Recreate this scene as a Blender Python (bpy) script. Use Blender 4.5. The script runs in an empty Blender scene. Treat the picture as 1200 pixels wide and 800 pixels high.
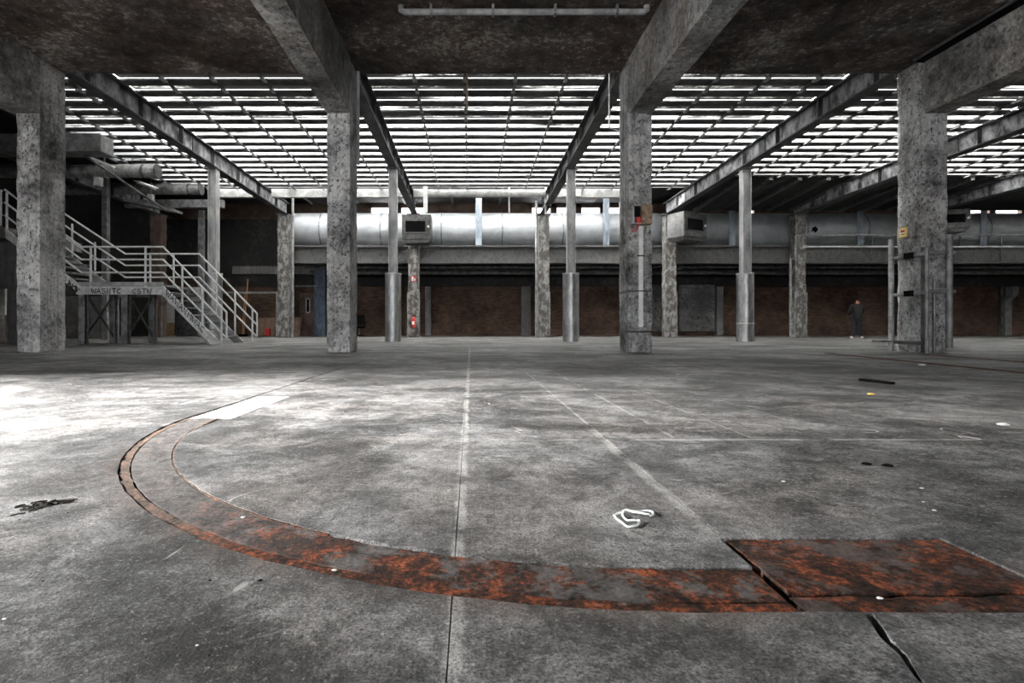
import bpy, bmesh, math, random
from mathutils import Vector, Matrix, noise as mnoise

random.seed(7)
scene = bpy.context.scene
COL = scene.collection
F, HX, HY, EYE = 610.0, 552.0, 382.0, 0.53      # focal length in px, vanishing point, eye height


def P(x, y, Y):
    """pixel + depth -> world point"""
    return Vector(((x - HX) * Y / F, Y, EYE + (HY - y) * Y / F))


def PX(x, Y):
    return (x - HX) * Y / F


def PZ(y, Y):
    return EYE + (HY - y) * Y / F


# ------------------------------------------------------------------ camera, sky, sun
cd = bpy.data.cameras.new('camera')
cam = bpy.data.objects.new('camera', cd)
COL.objects.link(cam)
cam.location = (0, 0, EYE)
cam.rotation_euler = (math.pi / 2, 0, 0)
cd.sensor_width = 36
cd.lens = F / 1200 * 36
cd.shift_x = (600 - HX) / 1200
cd.shift_y = -(400 - HY) / 1200
cd.clip_start = 0.05
scene.camera = cam

world = bpy.data.worlds.new('sky')
scene.world = world
world.use_nodes = True
wb = world.node_tree.nodes['Background']
wb.inputs[0].default_value = (0.96, 0.98, 1.0, 1)
wb.inputs[1].default_value = 1.3

sd = bpy.data.lights.new('hazy_sun', 'SUN')
sd.energy = 17.0
sd.angle = math.radians(20)
sd.color = (1.0, 0.99, 0.97)
sun = bpy.data.objects.new('hazy_sun', sd)
COL.objects.link(sun)
sun.rotation_euler = Vector((1.0, 0.16, -0.44)).to_track_quat('-Z', 'Y').to_euler()


def portal(name, loc, direction, sx, sy):
    l = bpy.data.lights.new(name, 'AREA')
    l.shape = 'RECTANGLE'
    l.size, l.size_y = sx, sy
    l.cycles.is_portal = True
    o = bpy.data.objects.new(name, l)
    COL.objects.link(o)
    o.location = loc
    o.rotation_euler = Vector(direction).to_track_quat('-Z', 'Y').to_euler()


FAC = -12.0                                        # open side of the hall beside the camera
portal('daylight_opening', (FAC - 0.3, 1.6, 2.2), (1, 0, 0), 4.4, 3.4)
portal('daylight_added_windows', (-2.0, -17.15, 3.1), (0, 1, 0), 20.0, 4.6)  # sky through the unseen windows added behind the viewpoint

vs = scene.view_settings
vs.view_transform = 'Standard'
vs.look = 'None'
vs.gamma = 1
vs.use_curve_mapping = False
vs.exposure = 3.0
scene.cycles.use_denoising = True


# ------------------------------------------------------------------ materials
class NT:
    def __init__(self, name):
        self.m = bpy.data.materials.new(name)
        self.m.use_nodes = True
        self.t = self.m.node_tree
        self.t.nodes.clear()
        self.out = self.t.nodes.new('ShaderNodeOutputMaterial')
        self._pos = None

    def n(self, typ, ins=None, **props):
        nd = self.t.nodes.new('ShaderNode' + typ)
        for k, v in props.items():
            setattr(nd, k, v)
        for k, v in (ins or {}).items():
            self.put(nd.inputs[k], v)
        return nd

    def put(self, sock, v):
        if isinstance(v, bpy.types.NodeSocket):
            self.t.links.new(v, sock)
        elif isinstance(v, (tuple, list)) and len(v) == 3 and sock.type == 'RGBA':
            sock.default_value = (*v, 1)
        else:
            sock.default_value = v

    def pos(self, scale=(1, 1, 1), rot=0, off=(0, 0, 0)):
        if self._pos is None:
            self._pos = self.n('NewGeometry').outputs['Position']
        if scale == (1, 1, 1) and rot == 0 and off == (0, 0, 0):
            return self._pos
        if rot:
            a = self.n('Mapping', {0: self._pos})
            a.inputs['Rotation'].default_value = (0, 0, rot)
            src = a.outputs[0]
        else:
            src = self._pos
        b = self.n('Mapping', {0: src})
        b.inputs['Scale'].default_value = scale
        b.inputs['Location'].default_value = off
        return b.outputs[0]

    def xyz(self):
        s = self.n('SeparateXYZ', {0: self.pos()})
        return s.outputs[0], s.outputs[1], s.outputs[2]

    def noise(self, scale, detail=5, rough=0.6, dist=0.0, vec=None):
        return self.n('TexNoise', {'Vector': vec or self.pos(), 'Scale': scale, 'Detail': detail,
                                   'Roughness': rough, 'Distortion': dist}).outputs['Fac']

    def voro(self, scale, vec=None, feature='F1'):
        return self.n('TexVoronoi', {'Vector': vec or self.pos(), 'Scale': scale}, feature=feature).outputs[0]

    def math(self, op, a, b=0.5, c=None, clamp=False):
        nd = self.n('Math', operation=op, use_clamp=clamp)
        self.put(nd.inputs[0], a)
        self.put(nd.inputs[1], b)
        if c is not None:
            self.put(nd.inputs[2], c)
        return nd.outputs[0]

    def step(self, v, lo, hi):
        nd = self.n('MapRange', interpolation_type='SMOOTHSTEP')
        self.put(nd.inputs[0], v)
        nd.inputs[1].default_value, nd.inputs[2].default_value = lo, hi
        nd.inputs[3].default_value, nd.inputs[4].default_value = 0, 1
        return nd.outputs[0]

    def ramp(self, fac, stops):
        nd = self.n('ValToRGB', {0: fac})
        e = nd.color_ramp.elements
        while len(e) < len(stops):
            e.new(0.5)
        for el, (p, c) in zip(e, stops):
            el.position = p
            el.color = (*((c, c, c) if isinstance(c, (int, float)) else c), 1)
        return nd.outputs[0]

    def mix(self, fac, a, b, blend='MIX'):
        nd = self.n('Mix', data_type='RGBA', blend_type=blend)
        self.put(nd.inputs[0], fac)
        self.put(nd.inputs[6], a)
        self.put(nd.inputs[7], b)
        return nd.outputs[2]

    def bump(self, h, strength=0.5, dist=0.01, normal=None):
        ins = {'Height': h, 'Strength': strength, 'Distance': dist}
        if normal is not None:
            ins['Normal'] = normal
        return self.n('Bump', ins).outputs[0]

    def bsdf(self, color, rough=0.8, metal=0.0, normal=None, spec=0.3):
        ins = {'Base Color': color, 'Roughness': rough, 'Metallic': metal, 'Specular IOR Level': spec}
        if normal is not None:
            ins['Normal'] = normal
        b = self.n('BsdfPrincipled', ins)
        self.t.links.new(b.outputs[0], self.out.inputs[0])
        return self.m


M = {}


def concrete(name, stops, chip=0.5, white=0.3, warm=(1, 1, 1), pits=1.0, scale=1.0, streak=0.0):
    t = NT(name)
    a = t.noise(1.1 * scale, 8, 0.65, 0.3)
    b = t.noise(7 * scale, 8, 0.7)
    c = t.noise(38 * scale, 5, 0.7)
    v = t.math('MULTIPLY_ADD', a, 0.5, t.math('MULTIPLY_ADD', b, 0.3, t.math('MULTIPLY', c, 0.2)))
    col = t.ramp(v, stops)
    col = t.mix(1.0, col, t.ramp(t.noise(0.8, 3), [(0.35, (1, 1, 1)), (0.65, warm)]), 'MULTIPLY')
    # pale flakes of old paint
    fl = t.step(t.math('MULTIPLY_ADD', t.noise(14 * scale, 6, 0.75), 0.6, t.math('MULTIPLY', a, 0.4)), 0.54, 0.585)
    col = t.mix(t.math('MULTIPLY', fl, white), col, (0.52, 0.51, 0.49))
    # dark chips
    dk = t.step(t.noise(20 * scale, 5, 0.75, 0, t.pos((1, 1, 0.8), 0, (3, 7, 2))), 0.565, 0.62)
    col = t.mix(t.math('MULTIPLY', dk, chip), col, (0.03, 0.028, 0.026))
    if name == 'column_concrete':
        sp = t.math('MULTIPLY', t.step(t.noise(24, 4, 0.7, 0, t.pos((1, 1, 1), 0, (8, 8, 1))), 0.62, 0.65), t.step(t.noise(1.1, 2, 0.5, 0, t.pos((1, 1, 1), 0, (2, 6, 4))), 0.54, 0.6))
        hue = t.ramp(t.noise(5, 2), [(0.4, (0.5, 0.1, 0.04)), (0.5, (0.6, 0.28, 0.04)), (0.6, (0.1, 0.13, 0.2))])
        col = t.mix(t.math('MULTIPLY', sp, 0.7), col, hue)
    if streak:
        st = t.step(t.noise(3.0, 5, 0.6, 0.2, t.pos((3.2, 3.2, 0.12))), 0.5, 0.68)
        col = t.mix(t.math('MULTIPLY', st, streak), col, (0.05, 0.047, 0.044))
    pit = t.step(t.voro(26), 0.0, 0.12)
    h = t.math('MULTIPLY_ADD', v, 1.0, t.math('MULTIPLY', pit, 0.12 * pits))
    h = t.math('MULTIPLY_ADD', dk, -0.25, h)
    nrm = t.bump(h, 0.9, 0.04)
    M[name] = t.bsdf(col, 0.85, 0, nrm, 0.25)


concrete('column_concrete', [(0.38, 0.04), (0.45, 0.19), (0.52, 0.4), (0.6, 0.66)], 0.9, 0.75, (0.96, 0.93, 0.9), 1, 1.0, 0.35)
concrete('beam_concrete', [(0.38, 0.045), (0.46, 0.14), (0.53, 0.26), (0.62, 0.44)], 0.75, 0.5, (1.0, 0.92, 0.85), 0.5, 0.8, 0.3)
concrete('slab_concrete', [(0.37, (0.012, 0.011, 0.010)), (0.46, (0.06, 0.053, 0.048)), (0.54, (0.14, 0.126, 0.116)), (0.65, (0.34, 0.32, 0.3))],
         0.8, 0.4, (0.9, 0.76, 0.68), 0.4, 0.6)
concrete('plaster', [(0.38, 0.16), (0.45, 0.32), (0.52, 0.5), (0.6, 0.7)], 0.5, 0.6, (1, 0.98, 0.96), 0.5, 3.0)
concrete('far_concrete', [(0.3, 0.08), (0.5, 0.2), (0.7, 0.36)], 0.3, 0.2, (1, 0.94, 0.9), 0.6, 0.5, 0.4)
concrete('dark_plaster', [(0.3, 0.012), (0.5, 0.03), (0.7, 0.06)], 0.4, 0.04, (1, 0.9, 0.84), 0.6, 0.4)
concrete('graffiti_plaster', [(0.35, 0.05), (0.5, 0.14), (0.65, 0.3)], 0.9, 0.35, (1, 1, 1), 0.4, 0.35)


def peeling(name, paint, under, bias=0.5, scale=6):
    t = NT(name)
    a = t.noise(scale, 9, 0.8, 0.0, t.pos((1, 1, 0.6)))
    m = t.step(a, bias - 0.05, bias + 0.05)
    b = t.noise(30, 4, 0.7)
    col = t.mix(m, t.mix(b, under, tuple(c * 1.8 for c in under)), t.mix(b, tuple(c * 0.6 for c in paint), paint))
    M[name] = t.bsdf(col, 0.7, 0, t.bump(m, 0.5, 0.02), 0.3)


peeling('peeling_column', (0.36, 0.355, 0.34), (0.06, 0.055, 0.05), 0.52, 5)
peeling('rear_beam_paint', (0.13, 0.13, 0.127), (0.05, 0.048, 0.046), 0.48, 7)


def metal(name, lo, hi, rough=0.5, metallic=0.0, scale=3.0, vert=1.0, spots=0.3, spot=(0.02, 0.018, 0.016), spec=0.4):
    t = NT(name)
    a = t.noise(scale, 7, 0.68, 0.3, t.pos((1, 1, vert)))
    col = t.mix(t.step(a, 0.34, 0.66), lo, hi)
    s = t.step(t.noise(scale * 7, 5, 0.75), 0.57, 0.63)
    col = t.mix(t.math('MULTIPLY', s, spots), col, spot)
    M[name] = t.bsdf(col, t.math('MULTIPLY_ADD', a, 0.3, rough - 0.15), metallic, t.bump(a, 0.25, 0.02), spec)


metal('girder_steel', (0.012, 0.012, 0.013), (0.46, 0.46, 0.475), 0.5, 0, 3.4, 0.55, 0.7)
metal('girder_dark', (0.015, 0.015, 0.016), (0.09, 0.09, 0.092), 0.5, 0, 2.6, 0.3, 0.4)
metal('post_paint', (0.22, 0.22, 0.22), (0.5, 0.5, 0.5), 0.5, 0, 3, 0.4, 0.35)
metal('sheath_metal', (0.24, 0.24, 0.24), (0.5, 0.5, 0.5), 0.4, 0.85, 7, 0.3, 0.6, (0.05, 0.05, 0.05), 0.5)
metal('galvanised', (0.3, 0.315, 0.33), (0.46, 0.475, 0.49), 0.5, 0.35, 1.2, 1, 0.12, (0.12, 0.12, 0.12), 0.5)
metal('duct_band', (0.12, 0.13, 0.14), (0.3, 0.32, 0.34), 0.5, 0.4, 3, 1, 0.3)
metal('blue_strap', (0.14, 0.17, 0.2), (0.36, 0.4, 0.44), 0.5, 0.3, 3, 0.4, 0.3)
metal('white_steel', (0.28, 0.28, 0.28), (0.55, 0.55, 0.54), 0.6, 0, 3, 1, 0.35, (0.1, 0.09, 0.08))
metal('rail_paint', (0.55, 0.55, 0.54), (0.8, 0.8, 0.79), 0.5, 0, 6, 1, 0.15)
metal('dark_steel', (0.03, 0.03, 0.031), (0.12, 0.12, 0.12), 0.5, 0.2, 4, 1, 0.3)
metal('grey_steel', (0.12, 0.12, 0.12), (0.3, 0.3, 0.3), 0.5, 0.2, 4, 1, 0.4)
metal('heater_case', (0.03, 0.03, 0.03), (0.1, 0.1, 0.097), 0.6, 0.1, 6, 1, 0.4)
metal('black_metal', (0.002, 0.002, 0.002), (0.007, 0.007, 0.007), 0.8, 0, 5, 1, 0.3, (0.004, 0.004, 0.004), 0.08)
metal('slat_dark', (0.02, 0.02, 0.02), (0.11, 0.108, 0.105), 0.6, 0, 1.6, 1, 0.5)
metal('graffiti_fascia', (0.45, 0.45, 0.44), (0.78, 0.78, 0.77), 0.6, 0, 5, 1, 0.35, (0.05, 0.05, 0.05))
metal('blue_paint', (0.03, 0.045, 0.075), (0.09, 0.12, 0.17), 0.6, 0, 5, 0.5, 0.5, (0.3, 0.3, 0.3))
metal('box_rust', (0.14, 0.08, 0.045), (0.36, 0.27, 0.19), 0.7, 0, 16, 1, 0.6, (0.03, 0.02, 0.015))
metal('red_paint', (0.38, 0.02, 0.02), (0.6, 0.06, 0.05), 0.4, 0, 8, 1, 0.1)
metal('white_paint', (0.62, 0.62, 0.61), (0.82, 0.82, 0.8), 0.6, 0, 5, 1, 0.15, (0.2, 0.18, 0.16))
metal('yellow_paint', (0.75, 0.42, 0.05), (0.9, 0.6, 0.14), 0.5, 0, 20, 1, 0.1)
metal('cream_paint', (0.7, 0.6, 0.35), (0.85, 0.78, 0.55), 0.5, 0, 20, 1, 0.0)
metal('ochre_paint', (0.3, 0.2, 0.09), (0.5, 0.36, 0.18), 0.7, 0, 6)
metal('chipboard', (0.16, 0.1, 0.07), (0.28, 0.19, 0.14), 0.8, 0, 5)
metal('raw_wood', (0.3, 0.14, 0.06), (0.45, 0.24, 0.1), 0.7, 0, 5)
metal('brown_panel', (0.07, 0.045, 0.033), (0.16, 0.11, 0.085), 0.8, 0, 2)
metal('rope_white', (0.62, 0.66, 0.64), (0.82, 0.86, 0.84), 0.7, 0, 30, 1, 0.1)
metal('jacket_black', (0.003, 0.003, 0.0035), (0.008, 0.008, 0.009), 0.85, 0, 5, 1, 0)
metal('denim', (0.012, 0.014, 0.02), (0.03, 0.034, 0.045), 0.9, 0, 8, 1, 0)
metal('shoe_white', (0.6, 0.6, 0.6), (0.8, 0.8, 0.8), 0.6, 0, 8, 1, 0)
metal('skin', (0.2, 0.075, 0.05), (0.28, 0.12, 0.085), 0.6, 0, 8, 1, 0)
metal('hair', (0.015, 0.01, 0.008), (0.03, 0.02, 0.015), 0.7, 0, 12, 1, 0)
metal('paint_black', (0.01, 0.01, 0.01), (0.03, 0.03, 0.03), 0.7, 0, 12, 1, 0)


def brick_mat():
    t = NT('brick')
    x, y, z = t.xyz()
    v = t.n('CombineXYZ', {0: t.math('ADD', x, y), 1: z, 2: 0.0}).outputs[0]
    br = t.n('TexBrick', {'Vector': v, 'Scale': 1.0, 'Mortar Size': 0.006, 'Brick Width': 0.22, 'Row Height': 0.065,
                          'Color1': (0.09, 0.052, 0.036, 1), 'Color2': (0.17, 0.105, 0.075, 1), 'Mortar': (0.07, 0.06, 0.052, 1)})
    a = t.noise(0.9, 6, 0.6)
    col = t.mix(1.0, br.outputs[0], t.ramp(a, [(0.35, 0.45), (0.65, 1.15)]), 'MULTIPLY')
    M['brick'] = t.bsdf(col, 0.9, 0, t.bump(br.outputs[1], 0.4, -0.01), 0.2)


brick_mat()

CX, CY, R0 = 0.471, 3.083, 2.117            # turning track on the floor
R_GROOVE, R_IN = 2.083, 1.94
TX = CX - R0 + 0.012
J1, J2 = -0.037, 0.63                        # floor joints


def floor_mat():
    t = NT('floor_concrete')
    x, y, z = t.xyz()
    n1 = t.noise(0.75, 7, 0.62, 0.7, t.pos((0.8, 1.15, 1), 0.25))
    n2 = t.noise(4.2, 9, 0.72, 0.5, t.pos((1, 1, 1), 0, (2, 5, 0)))
    n3 = t.noise(34, 7, 0.78)
    n5 = t.noise(160, 4, 0.8)
    v = t.math('MULTIPLY_ADD', n1, 0.38, t.math('MULTIPLY_ADD', n2, 0.38, t.math('MULTIPLY', n3, 0.24)))
    col = t.ramp(v, [(0.40, 0.03), (0.455, 0.085), (0.505, 0.19), (0.555, 0.34), (0.62, 0.56)])
    col = t.mix(1.0, col, t.ramp(t.noise(1.7, 4, 0.6, 0, t.pos((1, 1, 1), 0, (9, 1, 0))), [(0.4, (1, 1, 1)), (0.66, (0.93, 0.87, 0.83))]), 'MULTIPLY')
    # dusty film and oily stains with crisp edges
    d1 = t.noise(6.5, 12, 0.8, 0.3, t.pos((1, 1, 1), 0, (5, 2, 0)))
    k = t.math('MULTIPLY', t.step(d1, 0.5, 0.57), t.step(n1, 0.42, 0.58))
    col = t.mix(t.math('MULTIPLY', k, 0.6), col, (0.52, 0.51, 0.5))
    d2 = t.noise(10, 12, 0.8, 0.4, t.pos((1, 1, 1), 0, (1, 8, 0)))
    k = t.math('MULTIPLY', t.step(d2, 0.52, 0.58), t.step(n1, 0.6, 0.44))
    col = t.mix(t.math('MULTIPLY', k, 0.6), col, (0.03, 0.029, 0.028))
    d3 = t.noise(75, 5, 0.75)
    col = t.mix(t.math('MULTIPLY', t.step(d3, 0.57, 0.62), 0.4), col, (0.55, 0.54, 0.53))
    col = t.mix(t.math('MULTIPLY', t.step(d3, 0.44, 0.39), 0.65), col, (0.025, 0.024, 0.023))
    # grain
    col = t.mix(1.0, col, t.ramp(n5, [(0.38, 0.22), (0.5, 0.8), (0.62, 1.25)]), 'MULTIPLY')
    # dragged dark smears and pale scuffs, two directions
    for (rot, off, sc, c, lo, hi, amt) in ((0.9, (0, 0, 0), (0.5, 5, 1), (0.045, 0.043, 0.042), 0.56, 0.68, 0.6),
                                           (-0.55, (4, 2, 0), (0.6, 6, 1), (0.62, 0.61, 0.6), 0.6, 0.72, 0.4),
                                           (0.15, (8, 3, 0), (0.35, 3, 1), (0.05, 0.048, 0.047), 0.56, 0.68, 0.6)):
        s = t.step(t.noise(1.6, 7, 0.68, 0.6, t.pos(sc, rot, off)), lo, hi)
        s = t.math('MULTIPLY', s, t.step(n3, 0.36, 0.6))
        col = t.mix(t.math('MULTIPLY', s, amt), col, c)
    # hairline pale scratches
    r = t.math('ABSOLUTE', t.math('SUBTRACT', t.noise(1.3, 3, 0.5, 0.8, t.pos((1, 1, 1), 0.4, (1, 9, 0))), 0.5))
    s = t.math('MULTIPLY', t.math('SUBTRACT', 1.0, t.step(r, 0.0015, 0.005)), t.step(t.noise(2.2, 4, 0.6), 0.56, 0.64))
    col = t.mix(t.math('MULTIPLY', s, 0.7), col, (0.66, 0.65, 0.63))
    # worn pale arrises along the joints, painted lines
    wob = t.math('MULTIPLY_ADD', t.noise(6, 5, 0.7), 0.05, -0.025)
    for x0, w, y0, y1, amt in ((J1 + 0.006, 0.022, -9, 13, 0.65), (J2 - 0.012, 0.03, 1.28, 2.9, 0.6), (J2, 0.012, 2.3, 6.5, 0.5), (0.965, 0.012, 2.45, 6.5, 0.5),
                               (1.33, 0.01, 2.45, 4.6, 0.4), (1.78, 0.01, 2.45, 7.0, 0.3)):
        d = t.math('ABSOLUTE', t.math('ADD', t.math('SUBTRACT', x, x0), t.math('MULTIPLY', wob, 0.4 if w < 0.02 else 1.0)))
        k = t.math('SUBTRACT', 1.0, t.step(d, w * 0.35, w))
        k = t.math('MULTIPLY', k, t.math('MULTIPLY', t.step(y, y0, y0 + 0.05), t.math('SUBTRACT', 1.0, t.step(y, y1 - 0.6, y1))))
        k = t.math('MULTIPLY', k, t.math('MULTIPLY', t.math('MULTIPLY', t.step(n2, 0.38, 0.58), t.step(n5, 0.35, 0.55)), amt))
        col = t.mix(k, col, (0.62, 0.61, 0.59))
    d = t.math('ABSOLUTE', t.math('ADD', t.math('SUBTRACT', y, 2.43), t.math('MULTIPLY', wob, 0.5)))
    k = t.math('MULTIPLY', t.math('SUBTRACT', 1.0, t.step(d, 0.006, 0.016)), t.math('MULTIPLY', t.step(x, 0.05, 0.12), t.math('SUBTRACT', 1.0, t.step(x, 2.2, 2.6))))
    col = t.mix(t.math('MULTIPLY', t.math('MULTIPLY', k, 0.4), t.step(n2, 0.4, 0.56)), col, (0.6, 0.59, 0.57))
    # rust bleeding out of the track
    rr = t.math('SQRT', t.math('ADD', t.math('POWER', t.math('SUBTRACT', x, CX), 2.0), t.math('POWER', t.math('SUBTRACT', y, CY), 2.0)))
    ring = t.math('ABSOLUTE', t.math('SUBTRACT', rr, R0))
    q = t.math('MULTIPLY', t.math('SUBTRACT', 1.0, t.step(ring, 0.0, 0.10)), t.step(n2, 0.4, 0.62))
    q = t.math('MULTIPLY', q, t.math('SUBTRACT', 1.0, t.step(y, 2.0, 2.7)))
    q = t.math('MULTIPLY', q, t.math('SUBTRACT', 1.0, t.step(x, 1.3, 1.6)))
    col = t.mix(t.math('MULTIPLY', q, 0.6), col, (0.10, 0.065, 0.05))
    # pits
    pit = t.math('SUBTRACT', 1.0, t.step(t.voro(17), 0.03, 0.075))
    pit = t.math('MULTIPLY', pit, t.step(t.noise(3.3, 2), 0.5, 0.56))
    col = t.mix(t.math('MULTIPLY', pit, 0.9), col, (0.02, 0.018, 0.017))
    h = t.math('MULTIPLY_ADD', n3, 0.5, t.math('MULTIPLY_ADD', n5, 0.4, t.math('MULTIPLY', n2, 0.8)))
    h = t.math('MULTIPLY_ADD', pit, -0.4, h)
    nrm = t.bump(h, 0.8, 0.01)
    M['floor_concrete'] = t.bsdf(col, t.math('MULTIPLY_ADD', n2, 0.35, 0.42), 0, nrm, 0.35)


floor_mat()


def rust_mat(name, amount, grey):
    t = NT(name)
    a = t.noise(13, 9, 0.78, 0.5)
    b = t.noise(70, 7, 0.78)
    x, y, z = t.xyz()
    v = t.math('MULTIPLY_ADD', a, 0.55, t.math('MULTIPLY', b, 0.45))
    rust = t.ramp(v, [(0.40, (0.010, 0.008, 0.007)), (0.47, (0.04, 0.022, 0.016)), (0.53, (0.12, 0.042, 0.022)), (0.575, (0.38, 0.095, 0.035)), (0.63, (0.2, 0.15, 0.13))])
    g = t.ramp(v, [(0.36, tuple(c * 0.25 for c in grey)), (0.5, grey), (0.66, tuple(min(1, c * 2.0) for c in grey))])
    m = t.step(t.noise(5.1, 7, 0.75, 0.4, t.pos((1, 1, 1), 0, (2, 3, 0))), 0.62 - 0.3 * amount, 0.72 - 0.3 * amount)
    # the track loses its rust further round the bend
    lim = t.math('ADD', x, t.math('MULTIPLY_ADD', a, 0.9, -0.45))
    m = t.math('MULTIPLY', m, t.math('ADD', t.step(lim, -0.95, -0.15), 0.1 if amount < 0.9 else 0.45), clamp=True)
    col = t.mix(m, g, rust)
    h = t.math('MULTIPLY_ADD', a, 1.0, t.math('MULTIPLY', b, 0.7))
    M[name] = t.bsdf(col, 0.9, 0, t.bump(h, 0.9, 0.012), 0.2)


rust_mat('rust_band', 0.62, (0.11, 0.104, 0.1))
rust_mat('rust_strip', 0.9, (0.17, 0.14, 0.115))
rust_mat('rust_plate', 0.66, (0.1, 0.08, 0.072))
rust_mat('floor_dirt', 0.3, (0.03, 0.026, 0.024))


def pane_mat():
    t = NT('skylight_glass')
    a = t.noise(1.1, 6, 0.7, 0.3, t.pos((0.3, 1.6, 1)))
    b = t.noise(11, 5, 0.75)
    x, y, z = t.xyz()
    # rounded shading painted across every pane; near rows darkened for the upper storey's shade
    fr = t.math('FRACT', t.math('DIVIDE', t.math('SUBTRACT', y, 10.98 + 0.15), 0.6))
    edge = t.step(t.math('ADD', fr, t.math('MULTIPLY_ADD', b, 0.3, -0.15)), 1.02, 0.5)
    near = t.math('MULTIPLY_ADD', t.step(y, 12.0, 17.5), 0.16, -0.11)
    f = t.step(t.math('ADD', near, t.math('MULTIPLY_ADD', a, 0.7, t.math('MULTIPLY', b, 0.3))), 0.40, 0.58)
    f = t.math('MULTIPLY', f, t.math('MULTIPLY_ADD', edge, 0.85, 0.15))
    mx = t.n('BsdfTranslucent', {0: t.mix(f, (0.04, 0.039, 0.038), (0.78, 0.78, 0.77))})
    t.t.links.new(mx.outputs[0], t.out.inputs[0])
    M['skylight_glass'] = t.m


pane_mat()


# ------------------------------------------------------------------ mesh helpers
class MB:
    def __init__(self):
        self.v, self.f = [], []

    def add(self, vs_, fs_):
        o = len(self.v)
        self.v += [Vector(p) for p in vs_]
        self.f += [tuple(i + o for i in q) for q in fs_]
        return self

    def box(self, x0, x1, y0, y1, z0, z1):
        return self.add([(x, y, z) for z in (z0, z1) for y in (y0, y1) for x in (x0, x1)],
                        [(0, 2, 3, 1), (4, 5, 7, 6), (0, 1, 5, 4), (2, 6, 7, 3), (0, 4, 6, 2), (1, 3, 7, 5)])

    def rough(self, x0, x1, y0, y1, z0, z1, step=0.12, amp=0.006, edge=0.02, seed=0.0):
        """subdivided box with worn arrises"""
        bm = bmesh.new()
        dims = (x1 - x0, y1 - y0, z1 - z0)
        ns = [max(2, min(70, int(d / step))) for d in dims]
        lo = Vector((x0, y0, z0))
        idx = {}

        def vert(i, j, k):
            key = (i, j, k)
            if key not in idx:
                q = lo + Vector((dims[0] * i / ns[0], dims[1] * j / ns[1], dims[2] * k / ns[2]))
                ex = [(i in (0, ns[0])), (j in (0, ns[1])), (k in (0, ns[2]))]
                nv = mnoise.noise_vector(q * 3.1 + Vector((seed, 0, 0))) * amp
                if sum(ex) >= 2:
                    c = lo + Vector(dims) / 2
                    e = edge * max(0.15, 0.5 + mnoise.noise(q * 4.3 + Vector((0, seed, 0))))
                    for ax in range(3):
                        if ex[ax]:
                            nv[ax] += -e if q[ax] > c[ax] else e
                idx[key] = bm.verts.new(q + nv)
            return idx[key]
        for a, b, c in ((0, 1, 2), (1, 2, 0), (2, 0, 1)):
            for side in (0, ns[c]):
                for i in range(ns[a]):
                    for j in range(ns[b]):
                        def g(ii, jj):
                            t_ = [0, 0, 0]
                            t_[a], t_[b], t_[c] = ii, jj, side
                            return vert(*t_)
                        q = [g(i, j), g(i + 1, j), g(i + 1, j + 1), g(i, j + 1)]
                        if side == 0:
                            q.reverse()
                        bm.faces.new(q)
        bm.verts.index_update()
        self.add([v.co.copy() for v in bm.verts], [[v.index for v in f.verts] for f in bm.faces])
        bm.free()
        return self

    def bar(self, p0, p1, w, h, up=(0, 0, 1)):
        """rectangular bar from p0 to p1"""
        p0, p1 = Vector(p0), Vector(p1)
        d = (p1 - p0).normalized()
        up = Vector(up)
        s = d.cross(up)
        if s.length < 1e-4:
            s = d.cross(Vector((0, 1, 0)))
        s.normalize()
        u = s.cross(d)
        vs_ = []
        for p in (p0, p1):
            for a, b in ((-1, -1), (1, -1), (1, 1), (-1, 1)):
                vs_.append(p + s * (a * w / 2) + u * (b * h / 2))
        return self.add(vs_, [(0, 3, 2, 1), (4, 5, 6, 7), (0, 1, 5, 4), (1, 2, 6, 5), (2, 3, 7, 6), (3, 0, 4, 7)])

    def cyl(self, p0, p1, r, n=12, r1=None, cap=True):
        p0, p1 = Vector(p0), Vector(p1)
        r1 = r if r1 is None else r1
        d = (p1 - p0).normalized()
        s = d.cross(Vector((0, 0, 1)))
        if s.length < 1e-4:
            s = Vector((1, 0, 0))
        s.normalize()
        u = s.cross(d)
        vs_ = []
        for p, rr in ((p0, r), (p1, r1)):
            for i in range(n):
                a = 2 * math.pi * i / n
                vs_.append(p + (s * math.cos(a) + u * math.sin(a)) * rr)
        fs_ = [(i, (i + 1) % n, n + (i + 1) % n, n + i) for i in range(n)]
        if cap:
            fs_ += [tuple(reversed(range(n))), tuple(range(n, 2 * n))]
        return self.add(vs_, fs_)

    def tube(self, pts, r, n=8, closed=False):
        pts = [Vector(p) for p in pts]
        m = len(pts)
        vs_, fs_ = [], []
        prev = None
        for i, p in enumerate(pts):
            a = pts[(i - 1) % m] if (i or closed) else p
            b = pts[(i + 1) % m] if (i < m - 1 or closed) else p
            d = (b - a).normalized()
            s = d.cross(Vector((0, 0, 1))) if prev is None else prev - d * prev.dot(d)
            if s.length < 1e-4:
                s = d.cross(Vector((0, 1, 0)))
            s.normalize()
            prev = s
            u = s.cross(d)
            for k in range(n):
                t_ = 2 * math.pi * k / n
                vs_.append(p + (s * math.cos(t_) + u * math.sin(t_)) * r)
        for i in range(m if closed else m - 1):
            j = (i + 1) % m
            for k in range(n):
                l = (k + 1) % n
                fs_.append((i * n + k, i * n + l, j * n + l, j * n + k))
        if not closed:
            fs_ += [tuple(reversed(range(n))), tuple(range((m - 1) * n, m * n))]
        return self.add(vs_, fs_)

    def prism(self, poly, axis, a0, a1):
        """polygon of 2-tuples extruded along axis 'x','y','z'"""
        n = len(poly)
        vs_ = []
        for a in (a0, a1):
            for p, q in poly:
                vs_.append({'x': (a, p, q), 'y': (p, a, q), 'z': (p, q, a)}[axis])
        fs_ = [(i, (i + 1) % n, n + (i + 1) % n, n + i) for i in range(n)]
        fs_ += [tuple(reversed(range(n))), tuple(range(n, 2 * n))]
        return self.add(vs_, fs_)

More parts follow.
